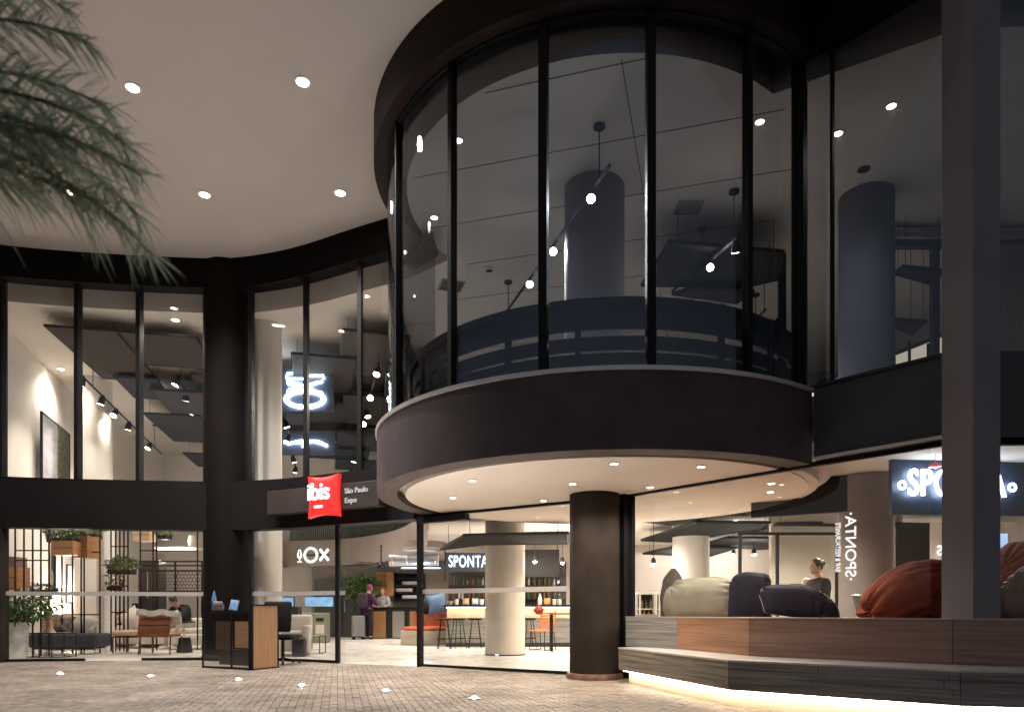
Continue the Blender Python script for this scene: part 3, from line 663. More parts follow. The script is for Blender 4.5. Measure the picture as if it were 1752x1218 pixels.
# bar sign
t=thing('neon_sign','small glowing white word on slate board above the bar, left of the beige column','neon sign',(X(800,17.2),17.2,Zh(961,17.2)),R(4))
MB().box(.18,.06,0,1.45,.05,.46).build('board',mat('slate_board',(.035,.045,.07),.5,0,.1,3),t)
tx=text('neon_tube','SPONTA',.40,emis('neon_soft',(.8,.9,1),1.9),t,(.02,0,0),R(0),.012,bold=.0,spacing=1.1); bb=[v.co.x for v in tx.data.vertices]; k=.95/(max(bb)-min(bb)); tx.data.transform(Matrix.Diagonal((k,1,1,1)))
fr=MB(); fr.tube([(-.55,.04,-.5),(-.55,.04,.45)],.015,5); fr.tube([(.9,.04,-.5),(.9,.04,.45)],.015,5); fr.build('hanger',M_black,t)
# reflection of the sign word, added as glowing letters behind the shop glass
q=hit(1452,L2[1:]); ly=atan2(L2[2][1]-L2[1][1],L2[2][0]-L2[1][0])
t=thing('reflected_lettering','reflected sign word set in mirrored white letters up the glass in front of the tall grey column','lettering',(q[0]+.03,q[1]+.03,Zh(934,q[1])),ly)
M_gl=emis('mirrored_letter_glow',(1,.97,.95),.45)
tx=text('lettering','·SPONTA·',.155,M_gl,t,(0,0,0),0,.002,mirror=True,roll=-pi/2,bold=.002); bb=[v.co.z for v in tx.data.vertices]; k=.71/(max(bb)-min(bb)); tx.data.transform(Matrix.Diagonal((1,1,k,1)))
tx=text('small_reflected_lettering','BAR & RESTAURANTE',.075,M_gl,t,(-.13,0,0),0,.002,mirror=True,roll=-pi/2,bold=.001); bb=[v.co.z for v in tx.data.vertices]; k=.52/(max(bb)-min(bb)); tx.data.transform(Matrix.Diagonal((1,1,k,1)))
# ------------------------------------------------------------------ drum and mezzanine railings
M_navyd=mat('dark_navy_rail',(.005,.006,.014),.8,0,.2,3,spec=.1)
t=thing('drum_railing','curved navy railing with wide slats inside the glass drum','railing',(0,0,0))
ra=arc(2.62,-150,62,70)
for z0,z1,nm in ((4.11,4.20,'top_rail'),(3.995,4.105,'slat'),(3.88,3.985,'slat'),(3.66,3.80,'slat'),(3.50,3.625,'slat'),(3.37,3.47,'slat')):
    MB().strip(ra,z0,z1,-.02 if nm=='slat' else -.05,.02 if nm=='slat' else .05).build(nm,wood('navy_stained_slat',(.003,.0035,.008),(.008,.009,.02),'X',3,.9) if nm=='slat' else M_navyd,t,True)
for th in range(-148,62,17):
    MB().box(DC[0]+2.66*sin(R(th)),DC[1]-2.66*cos(R(th)),3.76,.06,.05,.88,rz=R(th)).build('post',M_navyd,t)
t=thing('mezzanine_railing','dark railing with slanted green slats on the mezzanine edge','railing',(0,0,0))
rr=offs(MZ,.12)[4:24]
MB().tube([(p[0],p[1],4.3) for p in rr],.03,6).build('top_rail',M_black,t)
sl=MB()
for i in range(0,len(rr)-1):
    a=Vector(rr[i]);b=Vector(rr[i+1])
    for k in range(4):
        q=a.lerp(b,k/4); sl.tube([(q.x,q.y,3.46),(q.x+.08,q.y,4.3)],.028,5)
sl.build('slats',mat('grey_green_slat',(.10,.13,.115),.6,0,.2,4),t)
# ------------------------------------------------------------------ stepped bench platform
UF=[(1.50,9.24),(2.0,8.49),(2.41,7.12),(3.75,5.97),(4.30,5.80),(6.4,5.6)]
LF=[(1.36,8.92),(2.03,6.56),(3.47,5.43),(4.05,5.30),(6.4,5.1)]
t=thing('bench_platform','two tier timber clad bench platform with glowing base before the shop glass','bench',(0,0,0))
back=[(8.0,6.9),(4.9,9.2),(3.4,10.2),(1.75,9.9)]
MB().prism(offs(UF,.03)+[(6.6,6.6),(8.0,6.6)]+back,.44,.838).build('upper_deck',M_woodR,t)
MB().prism(offs(LF,.03)+[(6.6,5.7),(4.3,5.85),(3.75,6.0),(2.43,7.15),(2.02,8.5),(1.5,9.3)],.19,.44).build('lower_core',M_dark,t)
MB().strip(LF,.436,.456,-.012,.85).build('seat_edge',M_trim,t)
MB().strip(UF,.838,.846,-.008,.10).build('deck_edge',M_trim,t)
ub=[M_woodG,M_woodB,M_woodR,M_woodR,M_woodR]
for i in range(5):
    a,b=Vector(UF[i]),Vector(UF[i+1]); d_=(b-a).normalized(); L_=(b-a).length
    if i==0: a=a; 
    MB().strip([tuple(a+d_*.002),tuple(b-d_*.002)],.458,.835,-.004,.03).build('front_board',ub[i],t)
lb=[wood('weathered_board_warm',(.12,.105,.082),(.24,.21,.17),'X',2.5,.6),M_woodG,M_woodG,M_woodG]
lb2=wood('weathered_board_dark',(.11,.112,.116),(.24,.238,.238),'X',2.5,.6)
for i in range(4):
    a,b=Vector(LF[i]),Vector(LF[i+1]); d_=(b-a).normalized(); L_=(b-a).length; nr=4
    mb=MB()
    for r_ in range(nr):
        z0=.172+r_*(.262/nr); s=0
        while s<L_-.01:
            w_=min(random.uniform(.5,1.1),L_-s); o_=random.uniform(-.003,.003); mb.cm=random.randint(0,1) if i else 0
            mb.strip([tuple(a+d_*(s+.0015)),tuple(a+d_*(s+w_-.0015))],z0+.001,z0+.262/nr-.001,-.006+o_,.03); s+=w_
    mb.build('front_planks',[lb[i],lb2 if i else lb[i]],t)
pl_=offs(LF,.14); MB().strip(pl_,0,.17,0,.05).build('glowing_plinth',mat('plinth_cream',(.62,.52,.40),.6,0,.05,4),t)
MB().strip(offs(LF,.06),.155,.168,0,.035).build('light_strip',emis('led_strip',(1,.85,.63),11),t)
# ------------------------------------------------------------------ bean bags and cushions
def blob(name, label, loc, rad, m, rz=0, seed=1, peak=(0,0,0), group=None, wr=.05, nu=128, nv=72, cat='bean bag', flat=.35, tilt=0, seam=None, sq=1.0, knots=None):
    rng=random.Random(seed); t=thing(name,label,cat,loc,rz,group)
    ph=[(rng.uniform(0,6.28),rng.uniform(1,3.2),rng.uniform(-2,2),rng.uniform(.5,1)) for _ in range(8)]
    kn=[Vector(k).normalized() for k in (knots or [(-.85,-.25,.6),(.9,-.2,.5),(.1,-.95,-.25)])]; kp=[(rng.uniform(0,6.28),rng.choice((9,11,13)),rng.uniform(-.6,.6)) for _ in kn]
    axes=[(k.orthogonal().normalized(),k.cross(k.orthogonal()).normalized()) for k in kn]
    sg=lambda x: math.copysign(abs(x)**sq,x)
    vs=[];fs=[]
    for j in range(nv+1):
        a=-pi/2+pi*j/nv
        for i in range(nu):
            b=2*pi*i/nu
            u=Vector((cos(a)*cos(b),cos(a)*sin(b),sin(a))); x,y,z=sg(u.x) if 0 else sg(cos(a))*sg(cos(b)),sg(cos(a))*sg(sin(b)),sg(sin(a))
            f=1.0
            for p0,k1,k2,am in ph: f+=wr*am*.16*sin(k1*b+k2*a*2+p0+2*x*z)
            for k,(ax,bx_),(p0,n_,tw) in zip(kn,axes,kp):
                ds=(u-k).length; an=atan2(u.dot(bx_),u.dot(ax))
                w_=math.exp(-((ds-.12)/.52)**2) if ds>.12 else ds/.12
                f+=-wr*.95*w_*(abs(sin(n_*.5*an+p0+tw*ds*4+.6*sin(3*an)))**3)-wr*1.6*math.exp(-(ds/.16)**2)
            # sag roll above the deck and soft vertical dents
            f+=-wr*.5*math.exp(-((z+.55+.08*sin(3*b+seed))/.10)**2)
            x,y,z=x*f*rad[0],y*f*rad[1],z*f*rad[2]
            if z<-rad[2]*flat: z=-rad[2]*flat+(z+rad[2]*flat)*.12
            h=(z/rad[2]+flat)/(1+flat)
            x+=peak[0]*h*h; y+=peak[1]*h*h; z+=peak[2]*max(0,h)**2*max(0,1-abs(x)/rad[0])
            z+=tilt*x
            vs.append((x,y,max(0,z+rad[2]*flat)))
    for j in range(nv):
        for i in range(nu): fs.append((j*nu+i,j*nu+(i+1)%nu,(j+1)*nu+(i+1)%nu,(j+1)*nu+i))
    mb=MB(); mb.add(vs,fs); o=mb.build('cover',m,t,True); o.data.polygons.foreach_set('use_smooth',[True]*len(o.data.polygons))
    # piping follows the surface along one meridian over the top
    col_=[int(nu*.03),int(nu*.53)] if nu else []
    sb=MB(); path=[Vector(vs[j*nu+col_[0]]) for j in range(int(nv*.30),nv+1)]+[Vector(vs[j*nu+col_[1]]) for j in range(nv-1,int(nv*.30),-1)]
    sb.tube(path,.0065,5); sb.build('seam_piping',seam or m,t,True)
    return t
fab=lambda n,c,r=.8: mat(n,c,r,0,.12,7,.35,160,.25)
M_olive=fab('olive_canvas',(.21,.205,.165)); M_nv=fab('navy_canvas',(.006,.010,.026)); M_rust=fab('rust_canvas',(.19,.032,.013)); M_gr=fab('grey_satin',(.17,.165,.16),.45)
ZB=.842
def bx(px,Y): return (X(px,Y),Y,ZB)
blob('bean_bag','wide olive grey bean bag on the bench platform behind the shop glass',(X(1206,9.35),9.42,ZB),(.50,.36,.34),M_olive,R(-20),3,(.0,0,.02),'bean bags behind the shop glass',.075,flat=.48,sq=.62,knots=[(-.8,-.3,.75),(.85,-.45,.1),(.8,-.2,.7)])
t=blob('bean_bag','small dark grey bean bag crest leaning behind the olive bean bag',(X(1158,9.75),9.85,ZB),(.20,.2,.42),fab('dark_grey_canvas',(.07,.065,.06)),R(-20),4,(-.05,0,.1),'bean bags behind the shop glass',.08,flat=.4)
blob('bean_bag','navy cushion shaped bean bag standing between olive and low navy bean bags',(X(1286,8.9),8.98,ZB),(.25,.16,.35),M_nv,R(-30),9,(.02,0,.03),'bean bags behind the shop glass',.06,flat=.55,sq=.36,seam=M_dark)
blob('bean_bag','low navy bean bag with pointed left corner and pale seam specks',(X(1380,8.2),8.35,ZB),(.42,.30,.22),M_nv,R(-25),12,(-.14,0,.06),'bean bags behind the shop glass',.08,flat=.5,sq=.5,tilt=-.14,seam=M_trim)
blob('bean_bag','big rust red bean bag left of the square column',(X(1572,7.5),7.6,ZB),(.56,.40,.40),M_rust,R(-10),21,(.18,0,.06),'bean bags behind the shop glass',.10,flat=.42,sq=.85,tilt=.10,knots=[(.35,-.5,.85),(-.95,-.2,-.15),(.2,-.95,.0)])
blob('bean_bag','rust red bean bag heaped high right of the square column',(X(1752,7.6),7.75,ZB),(.45,.42,.50),M_rust,R(10),24,(.1,0,.10),'bean bags behind the shop glass',.07,flat=.5,tilt=.10)
blob('bean_bag','wrinkled grey satin bean bag in front of the red one at the right edge',(X(1768,7.2),7.15,ZB),(.36,.28,.36),M_gr,R(0),27,(0,0,.03),'bean bags behind the shop glass',.10,flat=.45)
t=thing('tub_chair','pale green translucent tub beside the rust bean bag','tub',(X(1492,7.9),8.0,ZB))
MB().lathe([(.10,0),(.155,.20),(.165,.245),(.15,.24),(.10,.02)],n=24).build('bowl',mat('green_acrylic',(.20,.30,.22),.25,0,.1,4),t,True)
MB().lathe([(.165,.245),(.172,.25),(.165,.258)],n=24).build('rim',M_trim,t,True)
# ------------------------------------------------------------------ reception stand
t=thing('reception_stand','wooden reception stand in black frame by the dark round column','stand',(0,0,0))
Yq=11.0; a=Vector((X(433,10.9),10.9)); b=Vector((X(475,11.45),11.45)); c=Vector((X(346,11.45),11.45)); d_=b-a
yw=atan2(d_.y,d_.x)
MB().strip([tuple(a),tuple(b)],.02,1.0,0,.05).build('end_panel',M_woodO,t)
fr=MB(); fr.strip([tuple(a-d_.normalized()*.035),tuple(a)],0,1.03,-.01,.06); fr.strip([tuple(b),tuple(b+d_.normalized()*.02)],0,1.0,-.01,.06); fr.strip([tuple(a),tuple(b)],1.0,1.025,-.01,.06); fr.strip([tuple(a),tuple(b)],0.0,.02,-.01,.06); fr.build('end_frame',M_black,t)
e=c-a; en=e.normalized()
def al(s): return tuple(a+en*s)
Lc=e.length
# front runs from the end panel to the left; normals to the camera side
MB().strip([al(Lc-.02),al(.04)],.885,.93,-.01,.28).build('counter_top',M_black,t)
MB().strip([al(Lc*.80),al(.04)],.76,.885,.02,.27).build('drawer_band',M_black,t)
MB().strip([al(Lc*.36),al(.05)],.34,.755,.015,.04).build('front_panel',M_woodH,t)
MB().strip([al(Lc*.74),al(Lc*.42)],.30,.755,.015,.04).build('front_panel',wood('dark_slat_wood',(.06,.035,.022),(.11,.065,.04),'Z'),t)
fr=MB()
for s in(Lc-.02,Lc*.41,.02):
    p=al(s); fr.box(p[0],p[1],.46 if s<Lc*.5 else .54,.025,.025,.92 if s<Lc*.5 else 1.08)
fr.strip([al(Lc-.02),al(.02)],.0,.03,-.015,.015); fr.strip([al(Lc-.02),al(Lc*.8)],1.04,1.07,-.012,.012); fr.build('front_frame',M_black,t)
MB().strip([al(Lc-.02),al(.02)],.03,.885,-.012,-.006).build('glass_front',M_glass,t)
MB().strip([al(Lc*.8),al(.06)],.05,.30,.14,.26).build('lower_box',M_dark,t)
def small(name,label,cat,px,py,Y,parts):
    t=thing(name,label,cat,(X(px,Y),Y,Zh(py,Y)))
    for nm,mb,m in parts: mb.build(nm,m,t,True)
    return t
zt=.932
t=thing('photo_card','blue picture card leaning on the reception stand','card',(X(399,11.35),11.35,zt),R(-8)); MB().box(0,.03,.085,.14,.012,.17,rx=R(-12),ry=R(8)).build('frame',M_trim,t); MB().box(-.0,.022,.085,.12,.004,.15,rx=R(-12),ry=R(8)).build('picture',mat('blue_picture',(.16,.33,.55),.4,0,.7,22,emit=(.2,.45,.8),es=.06),t)
t=thing('leaflet_stand','small clear leaflet box with grey cards on the reception stand','leaflet box',(X(373,11.5),11.5,zt)); MB().box(0,0,.05,.17,.10,.10).build('box',mat('smoky_plastic',(.12,.11,.11),.2,0,.3,20),t,bevel=.004); MB().box(0,0,.09,.13,.06,.10,rx=.2).build('cards',mat('grey_cards',(.33,.31,.30),.5,0,.5,30),t)
t=thing('surfboard_ornament','slim blue pointed ornament at the left end of the reception stand','ornament',(X(361,11.5),11.62,zt)); MB().lathe([(.02,0),(.038,.06),(.042,.14),(.03,.24),(.012,.31),(.001,.33)],n=12).build('body',mat('blue_gloss',(.08,.22,.38),.2),t,True); MB().lathe([(.04,0),(.04,.015),(.02,.02)],n=12).build('foot',M_dark,t)
# ------------------------------------------------------------------ generic furniture builders (local coordinates, front to -Y)
def put(px,Y,z=0.007): return (X(px,Y),Y,z)
def sofa(label,loc,rz,L,D,H,m,pill=(),seat=.42,arms=(1,1),name='sofa'):
    t=thing(name,label,'sofa',loc,rz)
    mb=MB().rbox(0,.0,seat*.5+.03,L,D,seat-.14,.05); mb.build('base',m,t,True)
    MB().rbox(0,D/2-.1,H*.55+.04,L,.2,H*.86,.06).build('backrest',m,t,True)
    n=max(1,round(L/.8))
    for i in range(n): MB().rbox(-L/2+L*(i+.5)/n,-.06,seat+.02,L/n-.02,D-.24,.15,.05).build('seat_cushion',m,t,True)
    for s,on in zip((-1,1),arms):
        if on: MB().rbox(s*(L/2-.08),-.02,H*.42,.16,D-.02,H*.7,.05).build('armrest',m,t,True)
    for sx in(-1,1):
        for sy in(-1,1): MB().tube([(sx*(L/2-.1),sy*(D/2-.1),0),(sx*(L/2-.1),sy*(D/2-.1),.09)],.02,6).build('leg',M_black,t)
    return t
def cushion(label,loc,rz,m,s=.42,tilt=R(20),ry=0,group='loose cushions in the lounge'):
    t=thing('cushion',label,'cushion',loc,rz,group)
    MB().rbox(0,0,s*.48,s,.14,s,rx=tilt,ry=ry,puff=.35).build('cover',m,t,True)
    MB().tube([(Matrix.Rotation(ry,3,'Y')@Matrix.Rotation(tilt,3,'X'))@Vector((a*s/2*.93,0,b*s/2*.93))+Vector((0,0,s*.48)) for a,b in((-1,-1),(1,-1),(1,1),(-1,1),(-1,-1))],.008,5).build('piping',m,t)
    return t
M_linen=fab('white_linen',(.60,.55,.49)); M_greyf=fab('grey_wool',(.35,.33,.32)); M_charf=fab('charcoal_wool',(.055,.055,.066)); M_tan=mat('cognac_leather',(.26,.085,.028),.38,0,.12,5,.08,80); M_blush=fab('blush_linen',(.55,.36,.27))
M_rod=M_black
# lounge: long grey sofa by the pilaster with charcoal daybed
sofa('long pale grey sofa against the bright lounge wall',put(112,17.1),R(4),2.05,.9,.75,M_greyf)
t=thing('daybed','charcoal daybed with rounded end in front of the pale sofa','daybed',put(121,15.2),R(8))
MB().rbox(0,0,.29,1.36,.72,.30,.055,n=3).build('mattress',M_charf,t,True)
MB().box(0,0,.125,1.2,.55,.03).build('base',M_black,t)
for sx in(-.6,.6):
    for sy in(-.26,.26): MB().tube([(sx,sy,0),(sx,sy,.13)],.012,6).build('leg',M_trim,t)
cushion('white cushion leaning on the charcoal daybed',(X(142,15.35),15.35,.44),R(-6),M_linen,.46,R(-30),R(25))
cushion('grey and brown patterned cushion beside the white one on the daybed',(X(110,15.3),15.3,.44),R(8),mat('patterned_cushion',(.20,.15,.13),.8,0,.8,9),.42,R(-20),R(8))
# black wire side table with vase
t=thing('side_table','black wire side table standing before the charcoal daybed','side table',put(88,13.9))
MB().box(0,0,.48,.78,.42,.02).build('table_top',M_black,t,bevel=.004)
for sx in(-.37,-.12,.13,.37):
    for sy in(-.19,.19): MB().tube([(sx,sy,0),(sx,sy,.47)],.010,6).build('leg',M_black,t)
fr=MB(); fr.tube([(-.37,-.19,.02),(.37,-.19,.02),(.37,.19,.02),(-.37,.19,.02),(-.37,-.19,.02)],.009,5); fr.build('foot_frame',M_black,t)
t=thing('vase','tall blush vase with flared foot on the black side table','vase',(X(84,13.9),13.9,.498)); MB().lathe([(.12,0),(.10,.03),(.06,.10),(.05,.22),(.055,.36),(.065,.42),(.055,.42),(.045,.36),(.04,.1)],n=20).build('body',mat('blush_ceramic',(.45,.28,.22),.4),t,True); MB().lathe([(.068,.42),(.07,.428),(.06,.43)],n=20).build('lip',M_trim,t,True)
# planter with shrub
t=thing('potted_plant','bushy green plant in a pale ribbed planter at the left edge','plant',put(24,13.35))
pm=MB(); prof=[(.20,0),(.215,.3),(.235,.66),(.24,.70),(.21,.70),(.20,.62)]; pm.lathe(prof,n=40)
pm.v=[(x*(1+.02*(1 if i%2 else -1)),y*(1+.02*(1 if i%2 else -1)),z) for i,(x,y,z) in enumerate(pm.v)]; pm.build('planter',mat('ribbed_white',(.55,.52,.48),.35,0,.35,5),t,True)
MB().lathe([(.21,.64),(.001,.65)],n=24).build('soil',mat('soil',(.03,.02,.015),.95),t)
MB().cloud((.22,0,1.02),(.62,.42,.30),900,.085,.045).cloud((-.05,0,.86),(.40,.32,.24),400,.085,.045).build('foliage',M_leaf,t)
br=MB()
for k in range(9):
    an=k*.7; br.tube([(0,0,.62),(.12*cos(an),.1*sin(an),.85),(.18+.35*cos(an),.3*sin(an),1.1)],.008,5)
br.build('stems',mat('bark',(.06,.04,.025),.8),t)
# black rod screen with boxes and planters
def rods(label,pxs,Y,z0,z1,hz=(),dY=0):
    cx=X(pxs[0],Y); t=thing('rod_screen',label,'rod screen',(cx,Y,z0),0,'black rod screens in the lounge')
    for px in pxs: MB().tube([(X(px,Y)-cx,0,0),(X(px,Y)-cx,0,z1-z0)],.017,6).build('rod',M_rod,t)
    for z in hz: MB().tube([(X(pxs[0],Y)-cx,0,z-z0),(X(pxs[-1],Y)-cx,0,z-z0)],.015,6).build('cross_bar',M_rod,t)
    return t
rods('black rod screen at the left edge before the blue painting',[26,41,56,70,84],14.2,.35 if False else .012,3.4,(1.95,2.15))
rods('black rod screen holding the orange boxes before the bright wall',[106,124,139,144,171],15.2,.012,3.6,(.85,2.2))
rods('black rod screen right of the white pilaster',[190,198,205,212,219],16.0,.012,3.6,(.9,1.5,2.4))
rods('black rod frame by the cage with wire mesh',[240,262,268,338],16.5,.012,3.4,(2.0,2.35))
def crate(label,px0,px1,py0,py1,Y,m,depth=.35,rz=0,group='timber boxes in the lounge'):
    k=Y/F; w_=(px1-px0)*k; h=(py1-py0)*k; t=thing('timber_box',label,'box',(X((px0+px1)/2,Y),Y,Zh(py1,Y)),rz,group)
    b=MB(); th=.02; b.box(0,-depth/2,h/2,w_,th,h); b.box(0,depth/2,h/2,w_,th,h); b.box(-w_/2+th/2,0,h/2,th,depth-th,h); b.box(w_/2-th/2,0,h/2,th,depth-th,h); b.box(0,0,th/2,w_-2*th,depth-th,th); b.build('carcass',m,t)
    MB().box(0,-depth/2-.013,h*.5,w_*.92,.006,.008).build('groove',M_dark,t)
    return t
M_box=wood('orange_plywood',(.36,.17,.065),(.47,.24,.10),'X'); M_box2=wood('brown_plywood',(.25,.12,.055),(.34,.17,.08),'X')
crate('long plywood planter box hung high under the leafy plants',97,134,926,950,15.0,M_box)
crate('curved orange plywood box hung beside the planter box',134,164,918,955,15.3,M_box,rz=R(-14))
crate('brown plywood box at the left edge behind the rods',8,26,972,1008,14.6,M_box2)
crate('tall orange plywood box at the left edge behind the rods',26,41,970,1006,14.6,M_box)
crate('rose grey box on top of the left plywood boxes',8,36,953,971,14.7,mat('rose_grey_box',(.16,.10,.095),.5))
crate('plywood cabinet under the bright lamp, left door',110,144,1050,1066,17.7,M_box)
crate('plywood cabinet under the bright lamp, right door',145,173,1050,1066,17.7,M_box)
crate('pale plywood box behind the vase',58,106,1050,1072,16.6,M_woodP)
crate('plywood chest behind the tan chair, left',229,256,1050,1064,18.5,M_box2)
crate('plywood chest behind the tan chair, right',257,289,1048,1064,18.5,M_box)
crate('plywood box high at the stair edge',234,262,905,926,17.5,M_woodP)
def plant_box(label,px,py,Y,rx,rz_,n,m,group='leafy plants in the lounge',L=.09):
    t=thing('hanging_plant',label,'plant',(X(px,Y),Y,Zh(py,Y)),0,group)
    MB().box(0,0,-.03,rx*1.5,.28,.10).build('trough',M_black,t,bevel=.005)
    MB().cloud((0,0,rz_*.8),(rx,.26,rz_),n,L,.04).build('foliage',m,t)
    return t
plant_box('leafy plant in the long plywood planter box',108,922,15.0,.36,.20,700,M_leaf)
plant_box('leafy plant above the curved orange box',152,916,15.5,.30,.22,450,M_leaf2)
plant_box('round green plant hung on the rods right of the pilaster',209,976,15.8,.34,.17,650,M_leaf)
plant_box('trailing plant low on the rods right of the pilaster',196,1004,15.9,.14,.22,160,M_leaf)
plant_box('bright plant on the high shelf near the dark round column',281,917,16.8,.16,.13,180,M_leaf2)
plant_box('low row of plants under the blue painting',62,1011,15.8,.55,.08,350,M_leaf)
# wall art, lamp and shelf
def art(name,label,px0,px1,py0,py1,Y,m,rz=0,cat='painting'):
    k=Y/F; w_=(px1-px0)*k; h=(py1-py0)*k; t=thing(name,label,cat,(X((px0+px1)/2,Y),Y,Zh((py0+py1)/2,Y)),rz)
    f_=MB(); 
    for a_,b_,c_,d2 in((0,h/2,w_+.04,.03),(0,-h/2,w_+.04,.03)): f_.box(a_,0,b_,c_,.05,d2)
    for a_ in(-w_/2,w_/2): f_.box(a_,0,0,.03,.05,h-.03)
    f_.build('frame',M_black,t); o=MB().box(0,.01,0,w_-.03,.02,h-.03).build('canvas',m,t); return t,w_,h
t,w_,h=art('painting','blue painting with pale figure behind the rods',61,95,945,1010,17.0,mat('blue_painting',(.045,.10,.20),.5,0,.8,3),R(-4))
MB().ell((.12,-.005,-.18),(.09,.012,.26)).build('pale_figure',mat('pale_paint',(.55,.53,.48),.6,0,.3,8),t,True)
t,w_,h=art('painting','large painting on the slanted upper lounge wall, pale left half and mossy right half',0,84,0,150,16.9,mat('pale_canvas',(.42,.42,.46),.6,0,.25,3))
t.location=(-11.02,16.95,Zh(778,16.9)); t.rotation_euler=(0,0,R(106)-pi); 
t.rotation_euler=(0,0,R(-72)+pi)
t.scale=(1.8,1,.72); MB().box(w_*.27,-.006,0,w_*.42,.02,h-.04).build('mossy_half',mat('moss_canvas',(.10,.10,.045),.7,0,.9,14),t)
t,w_,h=art('mirror','tall black framed mirror on the bright lounge wall',115,135,966,1030,17.9,mat('mirror_glass',(.75,.70,.62),.15,.2,.05,2),0,'mirror')
t=thing('table_lamp','small glowing lamp on the plywood cabinet','lamp',(X(135,17.7),17.7,Zh(1050,17.7))); MB().lathe([(.08,0),(.075,.02),(.012,.03),(.012,.18)],n=16).build('stand',M_trim,t,True); MB().lathe([(.10,.17),(.07,.36),(.065,.36),(.095,.17)],n=18).build('lamp_shade',emis('lamp_glow',(1,.84,.62),5),t,True); lamp('POINT',(0,-.16,.3),110,WARM,t,size=.1)
t=thing('radio','dark red radio box on the plywood cabinet','radio',(X(128,17.4),17.5,Zh(1050,17.5))); MB().rbox(0,0,.07,.22,.14,.14,.02).build('case',mat('oxblood',(.09,.02,.015),.4),t,True); MB().tube([(-.08,0,.14),(-.08,0,.19),(.08,0,.19),(.08,0,.14)],.008,5).build('handle',M_trim,t)
t=thing('jar','rust brown glazed jar beside the lamp','jar',(X(153,17.6),17.6,Zh(1050,17.6))); MB().lathe([(.10,0),(.13,.12),(.12,.26),(.07,.36),(.075,.40),(.05,.40)],n=18).build('body',mat('rust_glaze',(.20,.11,.06),.35,0,.4,6),t,True); MB().lathe([(.06,.40),(.05,.43),(.001,.44)],n=14).build('lid',M_dark,t,True)
# wire mesh cage and shelf by the stairs
t=thing('mesh_balustrade','black balustrade with hexagonal wire mesh behind the man','balustrade',(X(300,17.6),17.6,0.012))
k=17.6/F; x0=X(268,17.6)-X(300,17.6); x1=X(346,17.6)-X(300,17.6); zb=Zh(1012,17.6); zt2=Zh(978,17.6)
ms=MB(); nx,nz=13,6
for i in range(nx):
    for j in range(nz):
        cx_=x0+(x1-x0)*(i+.5*(j%2)+.25)/nx; cz_=zb+(zt2-zb)*(j+.5)/nz; r_=.052
        ms.tube([(cx_+r_*cos(pi/2+q_*pi/3),0,cz_+r_*sin(pi/2+q_*pi/3)) for q_ in range(7)],.006,4,False)
ms.build('wire_mesh',M_black,t)
ra_=MB()
for z in(zb,zt2+.02,Zh(968,17.6),Zh(961,17.6)): ra_.tube([(x0-.4,0,z),(x1,0,z)],.022,6)
ra_.build('rails',M_black,t)
for x_ in(x0-.4,x0,0,x1): MB().tube([(x_,0,0),(x_,0,Zh(960,17.6))],.025,6).build('post',M_black,t)
t=thing('cabinet','tall dark cabinet left of the hexagonal wire mesh','cabinet',(X(261,17.9),17.9,0.012)); MB().box(0,0,1.1,.52,.4,2.2).build('body',mat('dark_brown_cabinet',(.035,.028,.026),.35),t,bevel=.008); MB().box(-.02,-.205,1.6,.02,.02,.7).build('handle',M_trim,t); MB().box(0,-.203,1.1,.5,.006,.01).build('door_gap',M_black,t)
t=thing('wall_shelf','bright white shelf with a jug high by the dark round column','shelf',(X(305,18.6),18.6,Zh(938,18.6))); MB().box(0,0,0,1.15,.35,.05).build('board',M_trim,t); MB().box(0,-.12,-.035,1.0,.05,.015).build('light_strip',emis('shelf_led',(1,.9,.7),5),t); MB().lathe([(.08,.03),(.10,.2),(.07,.3),(.08,.34),(.06,.34)],.35,0,n=16).build('jug',M_linen,t,True)
lamp('POINT',(0,-.3,-.2),45,NEUT,t,size=.2)
# tan lounge chair
t=thing('lounge_chair','cognac leather lounge chair with slim brown legs, back to the glass','chair',put(268,14.9),R(4))
MB().rbox(-.02,.25,.40,.62,.62,.07,.025).build('seat',M_tan,t,True)
MB().rbox(0,-.10,.62,.66,.06,.52,.025,rx=R(-14)).build('backrest',M_tan,t,True)
MB().box(0,-.135,.62,.64,.012,.012,rx=R(-14)).build('back_seam',M_dark,t)
for sx in(-.31,.31):
    for sy in(-.06,.52): MB().tube([(sx,sy,.38),(sx*1.04,sy+(.03 if sy>0 else -.06),0)],.014,6).build('leg',mat('brown_metal',(.08,.035,.018),.4,.4),t)
t=thing('ottoman_bench','low bench with blush cushion left of the cognac chair','bench',put(228,15.5),R(2))
MB().rbox(0,0,.44,.62,.62,.12,.04).build('cushion',M_blush,t,True); MB().box(0,0,.36,.60,.60,.03).build('frame',mat('brown_metal',(.08,.035,.018),.4,.4),t)
for sx in(-.29,.29):
    for sy in(-.29,.29): MB().tube([(sx,sy,.36),(sx,sy,0)],.018,6).build('leg',mat('brown_metal',(.08,.035,.018),.4,.4),t)
sofa('white linen sofa behind the cognac chair',put(255,17.8),R(2),1.7,.85,.74,M_linen,arms=(1,0))
for px,ry,lab in((221,R(-32),'white cushion slumped at the left end of the white sofa'),(237,R(10),'white cushion upright on the white sofa'),(302,R(16),'white cushion behind the man on the white sofa')):
    cushion(lab,(X(px,17.3),17.35,.50),0,M_linen,.50,R(-12),ry)
t=thing('throw_blanket','white throw hanging over the back of the cognac chair','throw',(X(268,14.75),14.88,.84),R(4))
b_=MB(); 
for i in range(17): pass
q=[[(-.42+.84*i/16,(-.13 if j<5 else .03+.02*(j-5))+.01*sin(i*1.3+j),.04+.02*sin(i*.8)-(abs(j-4.5)*.012 if j<4 else (j-5)*.06)) for i in range(17)] for j in range(10)]
